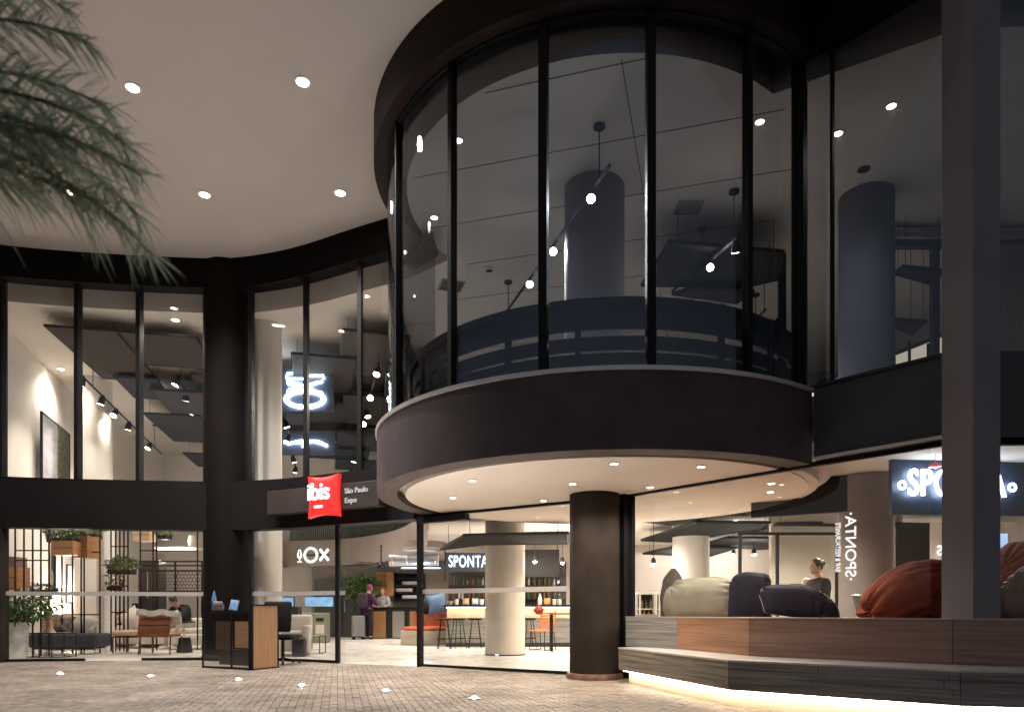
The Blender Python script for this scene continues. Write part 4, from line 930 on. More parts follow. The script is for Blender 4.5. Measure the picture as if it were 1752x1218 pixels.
b_.add([p for r_ in q for p in r_],[(j*17+i,j*17+i+1,(j+1)*17+i+1,(j+1)*17+i) for j in range(9) for i in range(16)])
o=b_.build('cloth',M_linen,t,True); sd_=o.modifiers.new('thick','SOLIDIFY'); sd_.thickness=.012
fr_=MB(); [fr_.tube([(-.42+.84*i/16,-.14,-.005),(-.42+.84*i/16,-.145,-.05)],.005,4) for i in range(17)]; fr_.build('fringe',M_linen,t)
sofa('pale sofa end beside the man, half hidden by the reception stand',put(336,17.2),R(0),1.0,.85,.72,M_linen,arms=(0,1))
t=thing('side_stool','small black tapered stool by the man\'s feet','stool',put(316,15.6)); MB().lathe([(.17,0),(.125,.30),(.12,.32),(.001,.32)],n=20).build('body',M_black,t,True); MB().lathe([(.125,.32),(.12,.335),(.001,.335)],n=20).build('seat_pad',M_dark,t)
t=thing('laptop_table','narrow black pedestal table under the man\'s forearms','table',put(309,16.3)); MB().box(0,0,.66,.5,.3,.025).build('table_top',M_black,t,bevel=.004); MB().tube([(.08,0,.02),(.08,0,.65)],.018,6).build('leg',M_trim,t); MB().box(.08,0,.01,.26,.26,.02).build('foot',M_black,t)
t=thing('console','dark console with a red cushion and magazines right of the pilaster','console',put(206,18.2)); MB().box(0,0,.30,.60,.4,.56).build('body',M_dark,t,bevel=.006); MB().box(0,-.01,.60,.64,.44,.035).build('table_top',M_navy,t)
cushion('rust red cushion on the dark console',(X(213,18.0),18.0,.63),R(10),fab('rust_canvas',(.19,.032,.013)),.34,R(-20),R(-18))
t=thing('speaker_box','black speaker box on the plywood chest','speaker',(X(236,18.4),18.4,Zh(1050,18.4))); MB().rbox(0,0,.14,.22,.2,.28,.02).build('case',M_black,t,True); MB().lathe([(.07,0),(.06,.01),(.001,.012)],n=16).build('cone',M_dark,t); 
# ------------------------------------------------------------------ middle of the hall
t=thing('office_chair','black office chair behind the reception stand','chair',put(484,12.05))
MB().rbox(0,.0,.47,.46,.46,.09,.04).build('seat',M_black,t,True); MB().rbox(-.02,-.20,.82,.46,.09,.52,.045,rx=R(-6)).build('backrest',M_black,t,True)
MB().tube([(0,0,.44),(0,0,.10)],.03,8).build('column',M_dark,t)
for k_ in range(5): MB().tube([(0,0,.10),(.27*cos(k_*1.2566),.27*sin(k_*1.2566),.06),(.29*cos(k_*1.2566),.29*sin(k_*1.2566),.02)],[.025,.018,.022],6).build('leg',M_black,t)
sofa('white leather armchair behind the black office chair',put(497,14.6),R(12),.85,.8,.82,mat('white_leather',(.50,.45,.39),.45,0,.06,5),name='armchair')
t=thing('glass_table','low glass table with thin black frame beside the white armchair','table',put(533,15.3)); MB().box(0,0,.40,.5,.5,.015).build('glass_top',mat('pale_glass_top',(.45,.45,.42),.1),t); f_=MB()
for sx in(-.24,.24): f_.tube([(sx,-.24,.38),(sx,-.24,.01),(sx,.24,.01),(sx,.24,.38),(sx,-.24,.38)],.011,5)
f_.build('frame',M_black,t)
def screen(label,px0,px1,py0,py1,Y,z=None,col=(.25,.5,.8),es=.32,group='lit screens'):
    k=Y/F; t=thing('screen',label,'screen',(X((px0+px1)/2,Y),Y,Zh(py1,Y)),0,group); w_=(px1-px0)*k; h=(py1-py0)*k
    MB().box(0,.025,h/2,w_+.03,.04,h+.03).build('casing',M_black,t); MB().box(0,.0,h/2,w_,.012,h).build('display',mat('screen_%d'%int(px0),tuple(c*.3 for c in col),.3,0,.9,5,emit=col,es=es),t); return t
screen('blue lit screen on the dark stand behind the office chair',477,502,1022,1037,16.5)
screen('blue lit double screen above the ticket machines',522,570,1021,1037,20.5)
MBx=thing('kiosk','dark kiosk carrying the blue screen behind the armchair','kiosk',put(490,16.7)); MB().box(0,.05,.52,.62,.3,1.02).build('body',M_charc,MBx,bevel=.01); MB().box(0,-.11,.75,.4,.02,.12).build('slot',M_black,MBx)
for px,lab in((525,'left ticket machine with pale front below the blue screen'),(549,'right ticket machine with pale front below the blue screen')):
    t=thing('ticket_machine',lab,'machine',put(px,20.6),0,'ticket machines'); MB().rbox(0,.1,.44,.40,.4,.88,.03).build('body',mat('olive_machine',(.22,.24,.17),.5),t,True); MB().box(0,-.105,.40,.24,.02,.26).build('front_panel',M_linen,t); MB().box(0,-.105,.68,.22,.02,.10).build('slot',M_dark,t)
t=thing('exit_door','dark double door beyond the ticket machines','door',put(586,25.3)); MB().box(0,0,1.05,2.0,.08,2.1).build('door_leaf',mat('dark_green_door',(.035,.038,.03),.4),t); MB().box(.0,-.05,1.05,.02,.02,2.0).build('door_gap',M_black,t); MB().tube([(.1,-.09,.9),(.1,-.09,1.3)],.02,6).build('handle',M_trim,t)
art('picture','small dark framed picture on the olive wall',542,552,993,1007,25.4,M_charc,0,'picture')
art('notice_board','dark notice board on the olive wall beside the small picture',565,590,1000,1010,25.4,M_black,0,'notice board')
t=thing('ceiling_fan','ceiling fan with three dark blades under the mezzanine','ceiling fan',(X(652,20),20,2.30)); MB().lathe([(.10,-.14),(.11,-.08),(.06,0),(.02,.03),(.02,.48),(.06,.5)],n=18).build('motor',M_dark,t,True)
for k_ in range(3):
    an=R(8+120*k_); MB().box(.62*cos(an),.62*sin(an),-.06,1.05,.17,.014,rz=an,rx=R(8)).build('blade',M_charc,t,bevel=.004)
t=thing('indoor_palm','leafy green plant behind the purple coated guest','plant',put(622,24.9)); MB().lathe([(.2,0),(.25,.45),(.22,.45)],n=20).build('pot',M_black,t,True); MB().tube([(0,0,.4),(.02,0,1.5)],.03,6).build('trunk',mat('bark',(.06,.04,.025),.8),t); MB().cloud((0,0,1.75),(.75,.4,.42),520,.18,.07).build('foliage',M_leaf2,t)
t=thing('reception_counter','timber reception counter with dark top','counter',put(683,24.0))
MB().box(.1,0,.52,1.9,.55,1.02).build('body',M_dark,t); MB().box(.1,-.03,1.05,2.0,.65,.04).build('counter_top',M_black,t)
MB().box(-.62,-.285,.48,.42,.02,.9).build('timber_front',M_box,t); MB().box(.02,-.285,.48,.40,.02,.9).build('grey_front',M_greywall,t); MB().box(.55,-.285,.48,.30,.02,.9).build('timber_front',M_box,t)
t=thing('cupboard','light timber wall cupboard behind the counter','cupboard',(X(660,25.3),25.3,1.5)); MB().box(0,0,.42,.62,.3,.85).build('body',M_box,t,bevel=.006); MB().box(0,-.155,.42,.01,.01,.8).build('door_gap',M_dark,t)
t=thing('shelf_rack','dark shelf rack with folded grey items behind the counter','rack',(X(700,25.3),25.3,1.3)); MB().box(0,.1,.5,1.1,.05,1.0).build('back',M_black,t)
for z in(.05,.3,.55,.8): MB().box(0,-.05,z,1.05,.28,.03).build('shelf',M_dark,t); 
for z in(.065,.315,.565): MB().rbox(random.uniform(-.2,.2),-.06,z+.08,.6,.22,.13,.03).build('folded_cloth',M_greyf,t,True)
t=thing('round_bench','round stone clad bench with orange seat pad and timber back','bench',put(735,19.6))
MB().lathe([(.78,0),(.80,.03),(.80,.40),(.001,.40)],n=40).build('base',wood('stone_clad',(.32,.27,.20),(.48,.41,.31),'X',3),t,True); MB().lathe([(.72,.40),(.75,.44),(.72,.49),(.001,.50)],n=40).build('seat_pad',mat('orange_pad',(.55,.09,.02),.7,0,.1,5),t,True)
MB().strip([(.5*cos(R(a_)),.12+.5*sin(R(a_))) for a_ in range(20,165,12)],.42,.86,0,.06).build('backrest',mat('orange_timber',(.36,.13,.05),.5),t,True)
cushion('denim blue cushion on the round bench',(X(746,19.7),19.85,.84),R(-8),fab('denim',(.09,.14,.21)),.6,R(-10),R(-12))
cushion('black cushion on the round bench',(X(727,19.7),19.9,.84),R(8),M_black,.5,R(-10),R(10))
# ------------------------------------------------------------------ bar
t=thing('bar_counter','long bar with black top, glowing ledge and weathered timber front','bar counter',(X(870,18.4),18.4,.007))
k=18.4/F; MB().box(0,0,1.06,3.35,.7,.06).build('counter_top',M_black,t,bevel=.005); MB().box(0,.05,.37,3.25,.5,.72).build('timber_front',M_woodG,t); MB().box(0,.08,.88,3.2,.44,.28).build('ledge_wall',mat('cream_ledge',(.6,.5,.38),.6),t); MB().box(0,-.26,1.015,3.2,.05,.02).build('light_strip',emis('bar_led',(1,.76,.5),7),t); MB().box(0,-.22,.05,3.25,.04,.10).build('kick_plate',M_dark,t)
def stool(label,px,Y,rz):
    t=thing('bar_stool',label,'bar stool',put(px,Y),rz,'bar stools at the counter')
    MB().lathe([(.001,.70),(.15,.70),(.185,.725),(.19,.745),(.17,.75),(.001,.735)],n=24).build('seat',M_black,t,True)
    for a_ in range(4):
        an=pi/4+a_*pi/2; MB().tube([(.11*cos(an),.11*sin(an),.70),(.22*cos(an),.22*sin(an),0)],.011,6).build('leg',M_black,t)
    MB().tube([(.185*cos(2*pi*i/20),.185*sin(2*pi*i/20),.24) for i in range(21)],.009,5).build('foot_ring',M_black,t); return t
for px,Y,rz,lab in((760,17.2,.2,'black bar stool nearest the round bench'),(784,17.5,.5,'black bar stool second from the round bench'),(813,17.6,.1,'black bar stool just left of the beige column'),(905,17.7,.3,'black bar stool just right of the beige column')): stool(lab,px,Y,rz)
t=thing('metal_chair','orange perforated metal chair with black wire legs at the high table','chair',put(928,16.6),R(-35))
bk=MB()
for r_ in range(6): bk.box(0,.21+.012*r_,.56+r_*.062,.42,.014,.04,rx=R(-10))
bk.box(-.20,.245,.70,.025,.016,.46,rx=R(-10)); bk.box(.20,.245,.70,.025,.016,.46,rx=R(-10)); bk.build('backrest',mat('orange_metal',(.55,.14,.025),.4,0,.08,5),t); MB().rbox(0,-.02,.46,.44,.44,.03,.012).build('seat',mat('orange_metal',(.55,.14,.025),.4,0,.08,5),t,True)
for sx in(-.19,.19): MB().tube([(sx,-.2,.45),(sx*1.1,-.23,.01),(sx*1.1,.25,.01),(sx,.2,.45)],.011,6).build('leg',M_black,t)
cushion('rust cloth draped over the orange chair back',(X(922,16.75),16.85,.86),R(-35),fab('rust_canvas',(.19,.032,.013)),.20,R(-80))
t=thing('high_table','black high table half hidden by the main column','table',put(958,16.2)); MB().box(.05,0,.86,.62,.62,.035).build('table_top',mat('dark_walnut_top',(.10,.05,.04),.4),t,bevel=.004)
for sx in(-.2,.3):
    for sy in(-.25,.25): MB().box(sx,sy,.42,.05,.05,.84).build('leg',M_black,t)
its=[('bowl',770,'row of small cream bowls on the bar, left end',(.55,.47,.36)),('cup',781,'cream cup on the bar beside the bowls',(.6,.5,.4)),('box',797,'small timber box on the bar',(.50,.33,.17)),('tin',813,'pale grey tin box on the bar left of the column',(.5,.52,.55)),('cup',824,'white cup on the bar left of the column',(.7,.68,.64)),('bottle',924,'pale bottle on the bar right of the column',(.6,.55,.5)),('box',936,'orange basket on the bar right of the column',(.55,.26,.05)),('jar',948,'clear storage jar on the bar, left of the pair',(.5,.5,.44)),('jar',957,'clear storage jar on the bar, right of the pair',(.5,.5,.44))]
for i,(nm,px,lab,col) in enumerate(its):
    t=thing({'box':'wooden_box','tin':'tin_box'}.get(nm,nm),lab,nm,(X(px,18.2),18.2,1.098)); m_=mat('bar_item_%d'%i,col,.4,0,.15,12)
    if nm in('box','tin'): MB().rbox(0,0,.075,.16,.14,.15,.012).build('body',m_,t,True); MB().box(0,0,.16,.17,.15,.012).build('lid',M_trim,t)
    elif nm=='bowl': MB().lathe([(.04,0),(.09,.06),(.10,.09),(.09,.09),(.03,.02)],n=18).build('body',m_,t,True); MB().lathe([(.05,0),(.05,.012)],n=16).build('foot',M_trim,t)
    elif nm=='bottle': MB().lathe([(.055,0),(.055,.16),(.02,.23),(.02,.28),(.024,.29)],n=16).build('body',m_,t,True); MB().lathe([(.024,.29),(.024,.31),(.001,.31)],n=12).build('cap',M_dark,t)
    else: MB().lathe([(.055,0),(.06,.10),(.06,.13),(.05,.13)],n=16).build('body',m_,t,True); MB().lathe([(.06,.13),(.062,.145),(.001,.15)],n=16).build('lid',M_trim,t,True)
t=thing('back_bar','dark back bar shelving with bottles behind the counter','shelving',(X(868,19.6),19.6,.01)); MB().box(0,.05,1.15,3.3,.08,2.3).build('back',mat('back_bar_dark',(.05,.042,.04),.5),t)
for z in(1.25,1.62,1.95): MB().box(0,-.12,z,3.2,.28,.03).build('shelf',M_dark,t)
bt=random.Random(5)
for z in(1.265,1.635):
    mb=MB()
    for i in range(22):
        x_=-1.5+i*.14+bt.uniform(-.03,.03); hh_=bt.uniform(.18,.28); mb.lathe([(.035,z),(.035,z+hh_*.6),(.013,z+hh_*.8),(.013,z+hh_)],x_,-.12,n=8); mb.cm=bt.randint(0,2)
    mb.build('bottles',[mat('bottle_amber',(.18,.08,.02),.15),mat('bottle_green',(.03,.09,.04),.15),mat('bottle_clear',(.4,.4,.38),.12)],t,True)['kind']='stuff'
t=thing('menu_board','large black hanging menu board right of the beige column','menu board',(X(922,16.9),16.9,1.75)); MB().box(0,0,.33,.98,.05,.66).build('board',M_black,t); MB().tube([(-.45,0,.66),(-.45,0,1.05)],.01,5).build('hanger',M_black,t); MB().tube([(.45,0,.66),(.45,0,1.05)],.01,5).build('hanger',M_black,t)
for px,py,Y,lab in((915,960,16.2,'bright spot in front of the menu board'),(962,962,16.0,'bright spot beside the main column'),(1118,965,13.6,'bright spot left of the white cafe column')):
    t=thing('pendant_spot',lab,'spot lamp',(X(px,Y),Y,Zh(py,Y)),0,'bright pendant spots'); MB().lathe([(.045,.0),(.05,.08),(.03,.12),(.006,.13),(.006,2.795-Zh(py,Y))],n=14).build('housing',M_black,t,True); MB().ell((0,0,0),(.04,.04,.04)).build('bulb',emis('bulb_bright',(1,.87,.66),60),t,True); lamp('POINT',(0,-.06,-.06),22,WARM,t,size=.04)
t=thing('wall_phone','small black wall phone beside the menu board','phone',(X(955,17.5),17.5,Zh(1003,17.5))); MB().box(0,0,.09,.1,.05,.19).build('case',M_black,t,bevel=.006); MB().box(0,-.03,.11,.05,.012,.07).build('keypad',M_trim,t)
t=thing('air_duct','silver round air duct left of the bar sign','duct',(X(728,19.5),19.5,2.35)); MB().tube([(-1.0,0,0),(-.3,0,0),(.35,0,0)],.17,20).build('pipe',mat('galvanised',(.45,.46,.48),.3,.7,.15,6),t,True); 
for x_ in(-.9,-.5,-.1,.3): MB().lathe([(.172,-.02),(.185,0),(.172,.02)],n=20).build('collar',M_trim,t).rotation_euler=(0,pi/2,0)
for o_,x_ in zip([o for o in C.objects if o.parent==t and o.name.startswith('collar')],(-.9,-.5,-.1,.3)): o_.location=(x_,0,0)
t=thing('linear_light','cool white linear light under the silver duct','linear light',(X(720,19.2),19.2,2.12)); MB().box(0,0,.02,1.1,.09,.05).build('housing',M_dark,t); MB().box(0,0,-.01,1.06,.07,.012).build('diffuser',emis('linear_cool',(.8,.9,1),3.5),t); lamp('POINT',(0,0,-.15),12,COOL,t,size=.2)
# ------------------------------------------------------------------ right room fittings
screen('purple lit screen on the far wall behind the blurred woman',1336,1368,962,1008,13.1,None,(.40,.33,.85),.25)
screen('blue lit poster screen right of the square column',1706,1724,912,968,10.6,None,(.4,.6,.95),.35)
for px,lab in((1106,'left white framed glass cabinet by the corner post'),(1139,'right white framed glass cabinet by the white column')):
    t=thing('glass_cabinet',lab,'cabinet',put(px,13.0,.01),0,'white framed glass cabinets')
    MB().box(0,.16,.62,.30,.02,1.22).build('back',M_dark,t); f_=MB()
    for sx in(-.15,.15): f_.box(sx,-.16,.62,.03,.03,1.24); f_.box(sx,.14,.62,.03,.03,1.24)
    f_.box(0,0,1.24,.34,.36,.04); f_.box(0,0,.75,.30,.30,.02); f_.box(0,0,.95,.30,.30,.02); f_.box(0,0,.02,.34,.36,.04); f_.build('frame',M_trimw,t)
    b_=MB()
    for i in range(7): b_.lathe([(.022,0),(.022,.10),(.009,.13),(.009,.16)],-.12+i*.04,-.02+.03*(i%2),.965 if i%2 else .762,n=8)
    b_.build('bottles',mat('bottle_mix',(.25,.2,.12),.2,0,.8,20),t,True)
t=thing('glass_partition','dark framed glass partition behind the bean bags','partition',(X(1310,12.6),12.6,.01)); f_=MB()
for px in(1266,1330,1432): f_.box(X(px,12.6)-X(1310,12.6),0,1.15,.05,.05,2.3)
f_.box(.45,0,2.3,1.9,.05,.05); f_.build('frame',M_black,t); MB().box(.33,0,1.2,1.68,.01,2.1).build('pane',M_glass,t)
lt=thing('glass_lettering_white','tall white brush letters on the glass partition','lettering',(X(1297,12.5),12.56,Zh(994,12.5))); text('lettering','NK',.30,M_gl if False else M_trimw,lt,(0,0,0),0,.003,bold=.004); lt.name='brush_lettering'
t=thing('orange_bowl','shallow amber bowl on the ledge behind the olive bean bag','bowl',(X(1228,13.4),13.4,Zh(998,13.4))); MB().lathe([(.03,0),(.15,.04),(.17,.06),(.15,.055),(.02,.015)],n=24).build('body',mat('amber_glass',(.5,.22,.02),.2),t,True); MB().lathe([(.04,-.02),(.035,0)],n=14).build('foot',M_dark,t)
t=thing('ledge_cabinet','low white cabinet behind the olive bean bag','cabinet',(X(1232,13.5),13.55,.01)); MB().box(0,0,.70,.9,.4,1.40).build('body',M_ceil,t,bevel=.006); MB().box(0,0,1.42,.94,.44,.03).build('table_top',M_trimw,t)
t=thing('mirrored_wall_lettering','small mirrored white letters on the beige wall left of the square column','lettering',(X(1649,12.0),12.0,Zh(942,12.0))); text('lettering','ATNOPS',.24,M_gl,t,(0,0,0),0,.003,mirror=True,bold=.004)
MB().box(.2,.04,.05,1.5,.03,.9).build('backing',M_ceil,t)
# ------------------------------------------------------------------ upper floor right: light trough, rails, posts
t=thing('light_trough','warm glowing sloped light trough on the upper floor right','light trough',(0,0,0)); a_=P(1380,668,13.5); b2=P(1640,566,11.2)
b_=MB(); b_.hexa([a_+Vector((0,0,-.25)),b2+Vector((0,0,-.30)),b2+Vector((0,.3,-.30)),a_+Vector((0,.3,-.25)),a_,b2,b2+Vector((0,.3,0)),a_+Vector((0,.3,0))]); b_.build('diffuser',emis('trough_glow',(1,.83,.6),.3),t)
b_=MB(); b_.tube([a_+Vector((0,-.02,.03)),b2+Vector((0,-.02,.03))],.03,6); b_.tube([a_+Vector((0,-.02,-.3)),b2+Vector((0,-.02,-.34))],.03,6); b_.build('edge_frame',M_black,t)
t=thing('stair_rail','black stair rail with posts on the upper floor right','stair rail',(0,0,0)); b_=MB()
b_.tube([P(1526,672,10.4),P(1620,628,9.6)],.025,6); b_.tube([P(1556,636,10.2),P(1590,636,10.0)],.018,6)
b_.build('hand_rail',M_black,t)
for px,py0,py1 in((1556,584,660),(1588,588,648),(1530,610,672)): MB().tube([P(px,py0,10.1),P(px,py1+8,10.1)],.02,6).build('post',M_black,t)
t=thing('steel_post','dark blue steel post with beam between the columns upstairs','post',(X(1599,10.6),10.6,3.31)); MB().box(0,0,1.6,.10,.10,3.2).build('post',M_navy,t); MB().box(.3,0,3.14,2.2,.12,.10).build('beam',M_navy,t); MB().box(.3,-.02,3.30,2.2,.2,.07).build('light_edge',M_trim,t)
t=thing('steel_post','black steel frame at the right side inside the drum','post',(X(1338,11.4),11.4,3.31)); MB().box(0,0,1.75,.10,.10,3.5).build('post',M_black,t); MB().box(.35,0,3.5,.9,.10,.10).build('beam',M_black,t); MB().tube([(-.9,.2,1.6),(0,0,2.4)],.03,6).build('brace',M_black,t)
t=thing('partition_screen','brown timber screen upstairs at the right edge','screen wall',(X(1738,9.4),9.4,3.31)); MB().box(0,0,1.25,.7,.06,2.5).build('panel',wood('screen_timber',(.20,.13,.08),(.30,.2,.13),'Z'),t); f_=MB(); f_.box(-.36,0,1.25,.04,.07,2.5); f_.box(-.0,-.04,1.0,.8,.03,.04); f_.build('frame',M_black,t)

t=thing('tub_chair','teal translucent tub chair left of the olive bean bag, behind the glass','chair',(X(1131,12.2),12.2,.01)); M_teal=mat('teal_acrylic',(.16,.30,.27),.25,0,.15,4)
MB().lathe([(.20,.46),(.27,.55),(.29,.80),(.27,.80),(.25,.57),(.19,.48)],n=28,a0=0,a1=pi).build('backrest',M_teal,t,True); MB().lathe([(.001,.43),(.24,.43),(.25,.46),(.001,.47)],n=24).build('seat',M_teal,t,True)
for k_ in range(4):
    an=pi/4+k_*pi/2; MB().tube([(.15*cos(an),.15*sin(an),.43),(.24*cos(an),.24*sin(an),0)],.012,6).build('leg',M_black,t)
t=thing('side_box','pale pink lit box by the corner post behind the glass','box',(X(1106,11.6),11.6,.01)); MB().rbox(0,0,.42,.34,.34,.84,.02).build('body',mat('blush_box',(.60,.42,.34),.6),t,True); MB().box(0,0,.85,.36,.36,.02).build('lid',M_trim,t)
t=thing('table','timber cafe table with orange tray between the two navy bean bags','table',(X(1318,10.6),10.6,.01)); MB().box(0,0,.86,.55,.55,.035).build('table_top',M_woodP,t,bevel=.005); MB().tube([(0,0,.02),(0,0,.85)],.03,8).build('leg',M_black,t); MB().lathe([(.22,0),(.22,.015),(.03,.03)],n=20).build('foot',M_black,t); MB().rbox(.02,-.05,.905,.30,.22,.05,.015).build('tray',mat('orange_tray',(.45,.13,.04),.5),t,True)
Yl=8.45; t=thing('pendant_lamp','tiny red pendant lamp hanging before the big glowing word','lamp',(X(1600,Yl),Yl,Zh(799,Yl))); MB().lathe([(.075,0),(.06,.03),(.015,.05),(.004,.06),(.004,2.795-Zh(799,Yl))],n=16).build('lamp_shade',mat('red_shade',(.35,.02,.015),.4,emit=(1,.05,.03),es=.12),t,True); MB().ell((0,0,.0),(.03,.03,.02)).build('bulb',emis('red_bulb',(1,.35,.25),1.6),t,True)
t=thing('counter_bag','small black backpack leaning on the foot of the white armchair','bag',put(512,14.2)); MB().rbox(0,0,.19,.28,.18,.38,.06,rx=R(-8)).build('body',M_dark,t,True); MB().tube([(-.05,0,.37),(-.04,0,.43),(.04,0,.43),(.05,0,.37)],.01,5).build('handle',M_black,t)
t=thing('magazine','open magazine lying on the black side table','magazine',(X(104,13.85),13.85,.494),R(20)); MB().box(0,0,.005,.30,.21,.008).build('pages',mat('magazine_pages',(.55,.5,.45),.5,0,.6,14),t); MB().box(0,0,.011,.006,.21,.003).build('spine',M_dark,t)
t=thing('fire_extinguisher','red fire extinguisher against the olive wall left of the small picture','extinguisher',put(534,25.35)); MB().lathe([(.07,0),(.075,.02),(.075,.38),(.03,.46),(.02,.50)],n=16).build('cylinder',mat('red_enamel',(.40,.02,.015),.3),t,True); MB().box(.03,0,.52,.10,.03,.04).build('handle',M_black,t)

for px,Y,lab in ((1165,18.6,'left pendant row lamp deep in the cafe'),(1255,18.8,'middle pendant row lamp deep in the cafe'),(1290,16.2,'right pendant row lamp over the glass partition')):
    z_=Zh(948,Y); t=thing('pendant_spot',lab,'spot lamp',(X(px,Y),Y,z_),0,'deep cafe pendants'); MB().lathe([(.06,0),(.05,.10),(.02,.13),(.006,.14),(.006,2.795-z_)],n=14).build('housing',M_black,t,True); MB().ell((0,0,.0),(.045,.045,.03)).build('bulb',emis('bulb_bright',(1,.87,.66),60),t,True); lamp('POINT',(0,-.06,-.08),26,NEUT,t,size=.05)
# ------------------------------------------------------------------ people
def skin_mesh(name, J, edges, root, mats, parent, sub=2, extra=None, face_mat=None):
    names=list(J); idx={n:i for i,n in enumerate(names)}
    me=bpy.data.meshes.new(name); me.from_pydata([J[n][0] for n in names],[(idx[a],idx[b]) for a,b in edges],[])
    o=bpy.data.objects.new(name,me); C.objects.link(o); md=o.modifiers.new('skin','SKIN'); md.use_smooth_shade=True
    sv=me.skin_vertices[0].data
    for n in names:
        r=J[n][1]; sv[idx[n]].radius=r if isinstance(r,tuple) else (r,r); sv[idx[n]].use_root=(n==root)
    s_=o.modifiers.new('sub','SUBSURF'); s_.levels=sub; s_.render_levels=sub
    bpy.context.view_layer.update(); dg=bpy.context.evaluated_depsgraph_get()
    m2=bpy.data.meshes.new_from_object(o.evaluated_get(dg)); bpy.data.objects.remove(o)
    mb=MB(); mb.add([v.co for v in m2.vertices],[tuple(p.vertices) for p in m2.polygons])
    bpy.data.meshes.remove(m2)
    if extra: extra(mb)
    return mb.build(name,mats,parent,True)
M_skin=mat('skin',(.42,.24,.17),.5,0,.06,8)
M_eye=mat('eye_dark',(.02,.015,.012),.2); M_lip=mat('lip',(.30,.11,.09),.5)
def person(label, loc, rz, J, coat, legs, hair, shoe, hairstyle='short', scale=1.0, look=(0,0), torso=True, long_coat=False):
    t=thing('person',label,'person',loc,rz); t.scale=(scale,)*3
    D=dict(pelvis=((0,0,.92),.12),spine=((0,0,1.10),.115),chest=((0,-.01,1.32),.13),neck=((0,0,1.47),.055),head=((0,-.01,1.56),.06))
    for s,k in((-1,'l'),(1,'r')):
        D.update({'sh'+k:((s*.18,0,1.38),.06),'el'+k:((s*.23,.02,1.10),.042),'wr'+k:((s*.24,-.06,.86),.03),'hip'+k:((s*.10,0,.86),.09),'kn'+k:((s*.11,-.02,.48),.06),'an'+k:((s*.11,.02,.09),.042),'to'+k:((s*.12,-.14,.045),.036)})
    for k,v in J.items(): D[k]=(v,D[k][1])
    V=lambda n: Vector(D[n][0])
    E=[('pelvis','spine'),('spine','chest'),('chest','neck'),('neck','head')]
    for k in 'lr': E+=[('chest','sh'+k),('sh'+k,'el'+k),('el'+k,'wr'+k),('pelvis','hip'+k),('hip'+k,'kn'+k),('kn'+k,'an'+k),('an'+k,'to'+k)]
    hM=Matrix.Rotation(look[0],3,'Z')@Matrix.Rotation(look[1],3,'X'); hc=V('head')+hM@Vector((0,-.02,.075))
    def extra(mb):
        mb.ell(hc,(.076,.098,.118),20,14,hM)
        mb.ell(hc+hM@Vector((0,-.045,-.055)),(.055,.05,.06),14,10,hM)
        mb.add([hc+hM@Vector(p) for p in((-.013,-.09,-.03),(.013,-.09,-.03),(0,-.088,.025),(0,-.122,-.025))],[(0,1,3),(1,2,3),(2,0,3)])
        for s in(-1,1): mb.ell(hc+hM@Vector((s*.078,.01,-.01)),(.012,.02,.032),8,6,hM)
        for k,s in(('l',-1),('r',1)):
            a=V('el'+k);b=V('wr'+k); d_=(b-a).normalized(); sd=d_.cross(Vector((0,0,1))); sd=sd.normalized() if sd.length>.05 else Vector((1,0,0)); nn=sd.cross(d_)
            pm=b+d_*.05; Mh=Matrix((sd,d_,nn)).transposed(); mb.ell(pm,(.038,.055,.016),12,8,Mh)
            for i,(off,L_) in enumerate(((-.028,.068),(-.009,.08),(.010,.075),(.028,.058))):
                f0=pm+sd*off+d_*.045; f1=f0+(d_*.8-nn*.35)*L_*.55; f2=f1+(d_*.4-nn*.8)*L_*.5; mb.tube([f0-d_*.02,f0,f1,f2],[.009,.009,.008,.006],7)
            th=pm-sd*s*-.036-d_*.02; mb.tube([th,th+(sd*s*.6+d_*.6-nn*.3)*.035,th+(sd*s*.5+d_*1.2-nn*.7)*.05],[.011,.010,.007],7)
    body=skin_mesh('body',{k:D[k] for k in D},E,'pelvis',[M_skin],t,2,extra)
    f_=MB()
    for s in(-1,1): f_.ell(hc+hM@Vector((s*.030,-.086,.012)),(.012,.008,.008),10,6,hM)
    f_.build('eyes',M_eye,t,True); MB().ell(hc+hM@Vector((0,-.094,-.062)),(.022,.006,.008),10,6,hM).build('mouth',M_lip,t,True)
    G=lambda ns,rs: {n:(D[n][0],r) for n,r in zip(ns,rs)}
    cn=['pelvis','spine','chest','shl','ell','wrl','shr','elr','wrr']; cr=[.155,.145,.17,.102,.072,.045,.102,.072,.045]
    cd=G(cn,cr); ce=[('pelvis','spine'),('spine','chest'),('chest','nk'),('chest','shl'),('shl','ell'),('ell','wrl'),('chest','shr'),('shr','elr'),('elr','wrr')]
    cd['nk']=(tuple(V('chest').lerp(V('neck'),.72)),.085)
    if long_coat: cd['hem']=(tuple(V('pelvis')+Vector((0,0,-.20))),.20); ce.append(('pelvis','hem'))
    skin_mesh('jacket',cd,ce,'spine',coat,t)
    ld=G(['pelvis','hipl','knl','anl','hipr','knr','anr'],[.135,.105,.078,.06,.105,.078,.06]); skin_mesh('trousers',ld,[('pelvis','hipl'),('hipl','knl'),('knl','anl'),('pelvis','hipr'),('hipr','knr'),('knr','anr')],'pelvis',legs,t)
    for k in 'lr':
        a=V('an'+k);b=V('to'+k); d_=Vector((b.x-a.x,b.y-a.y,0)); d_=d_.normalized() if d_.length>1e-4 else Vector((0,-1,0)); c=(a+b)/2; z0=min(a.z,b.z)
        Ms=Matrix((Vector((-d_.y,d_.x,0)),d_,Vector((0,0,1)))).transposed(); MB().ell((c.x,c.y,z0+.0),(.05,.14,.045),14,8,Ms).build('shoe',shoe,t,True)
    hb=MB()
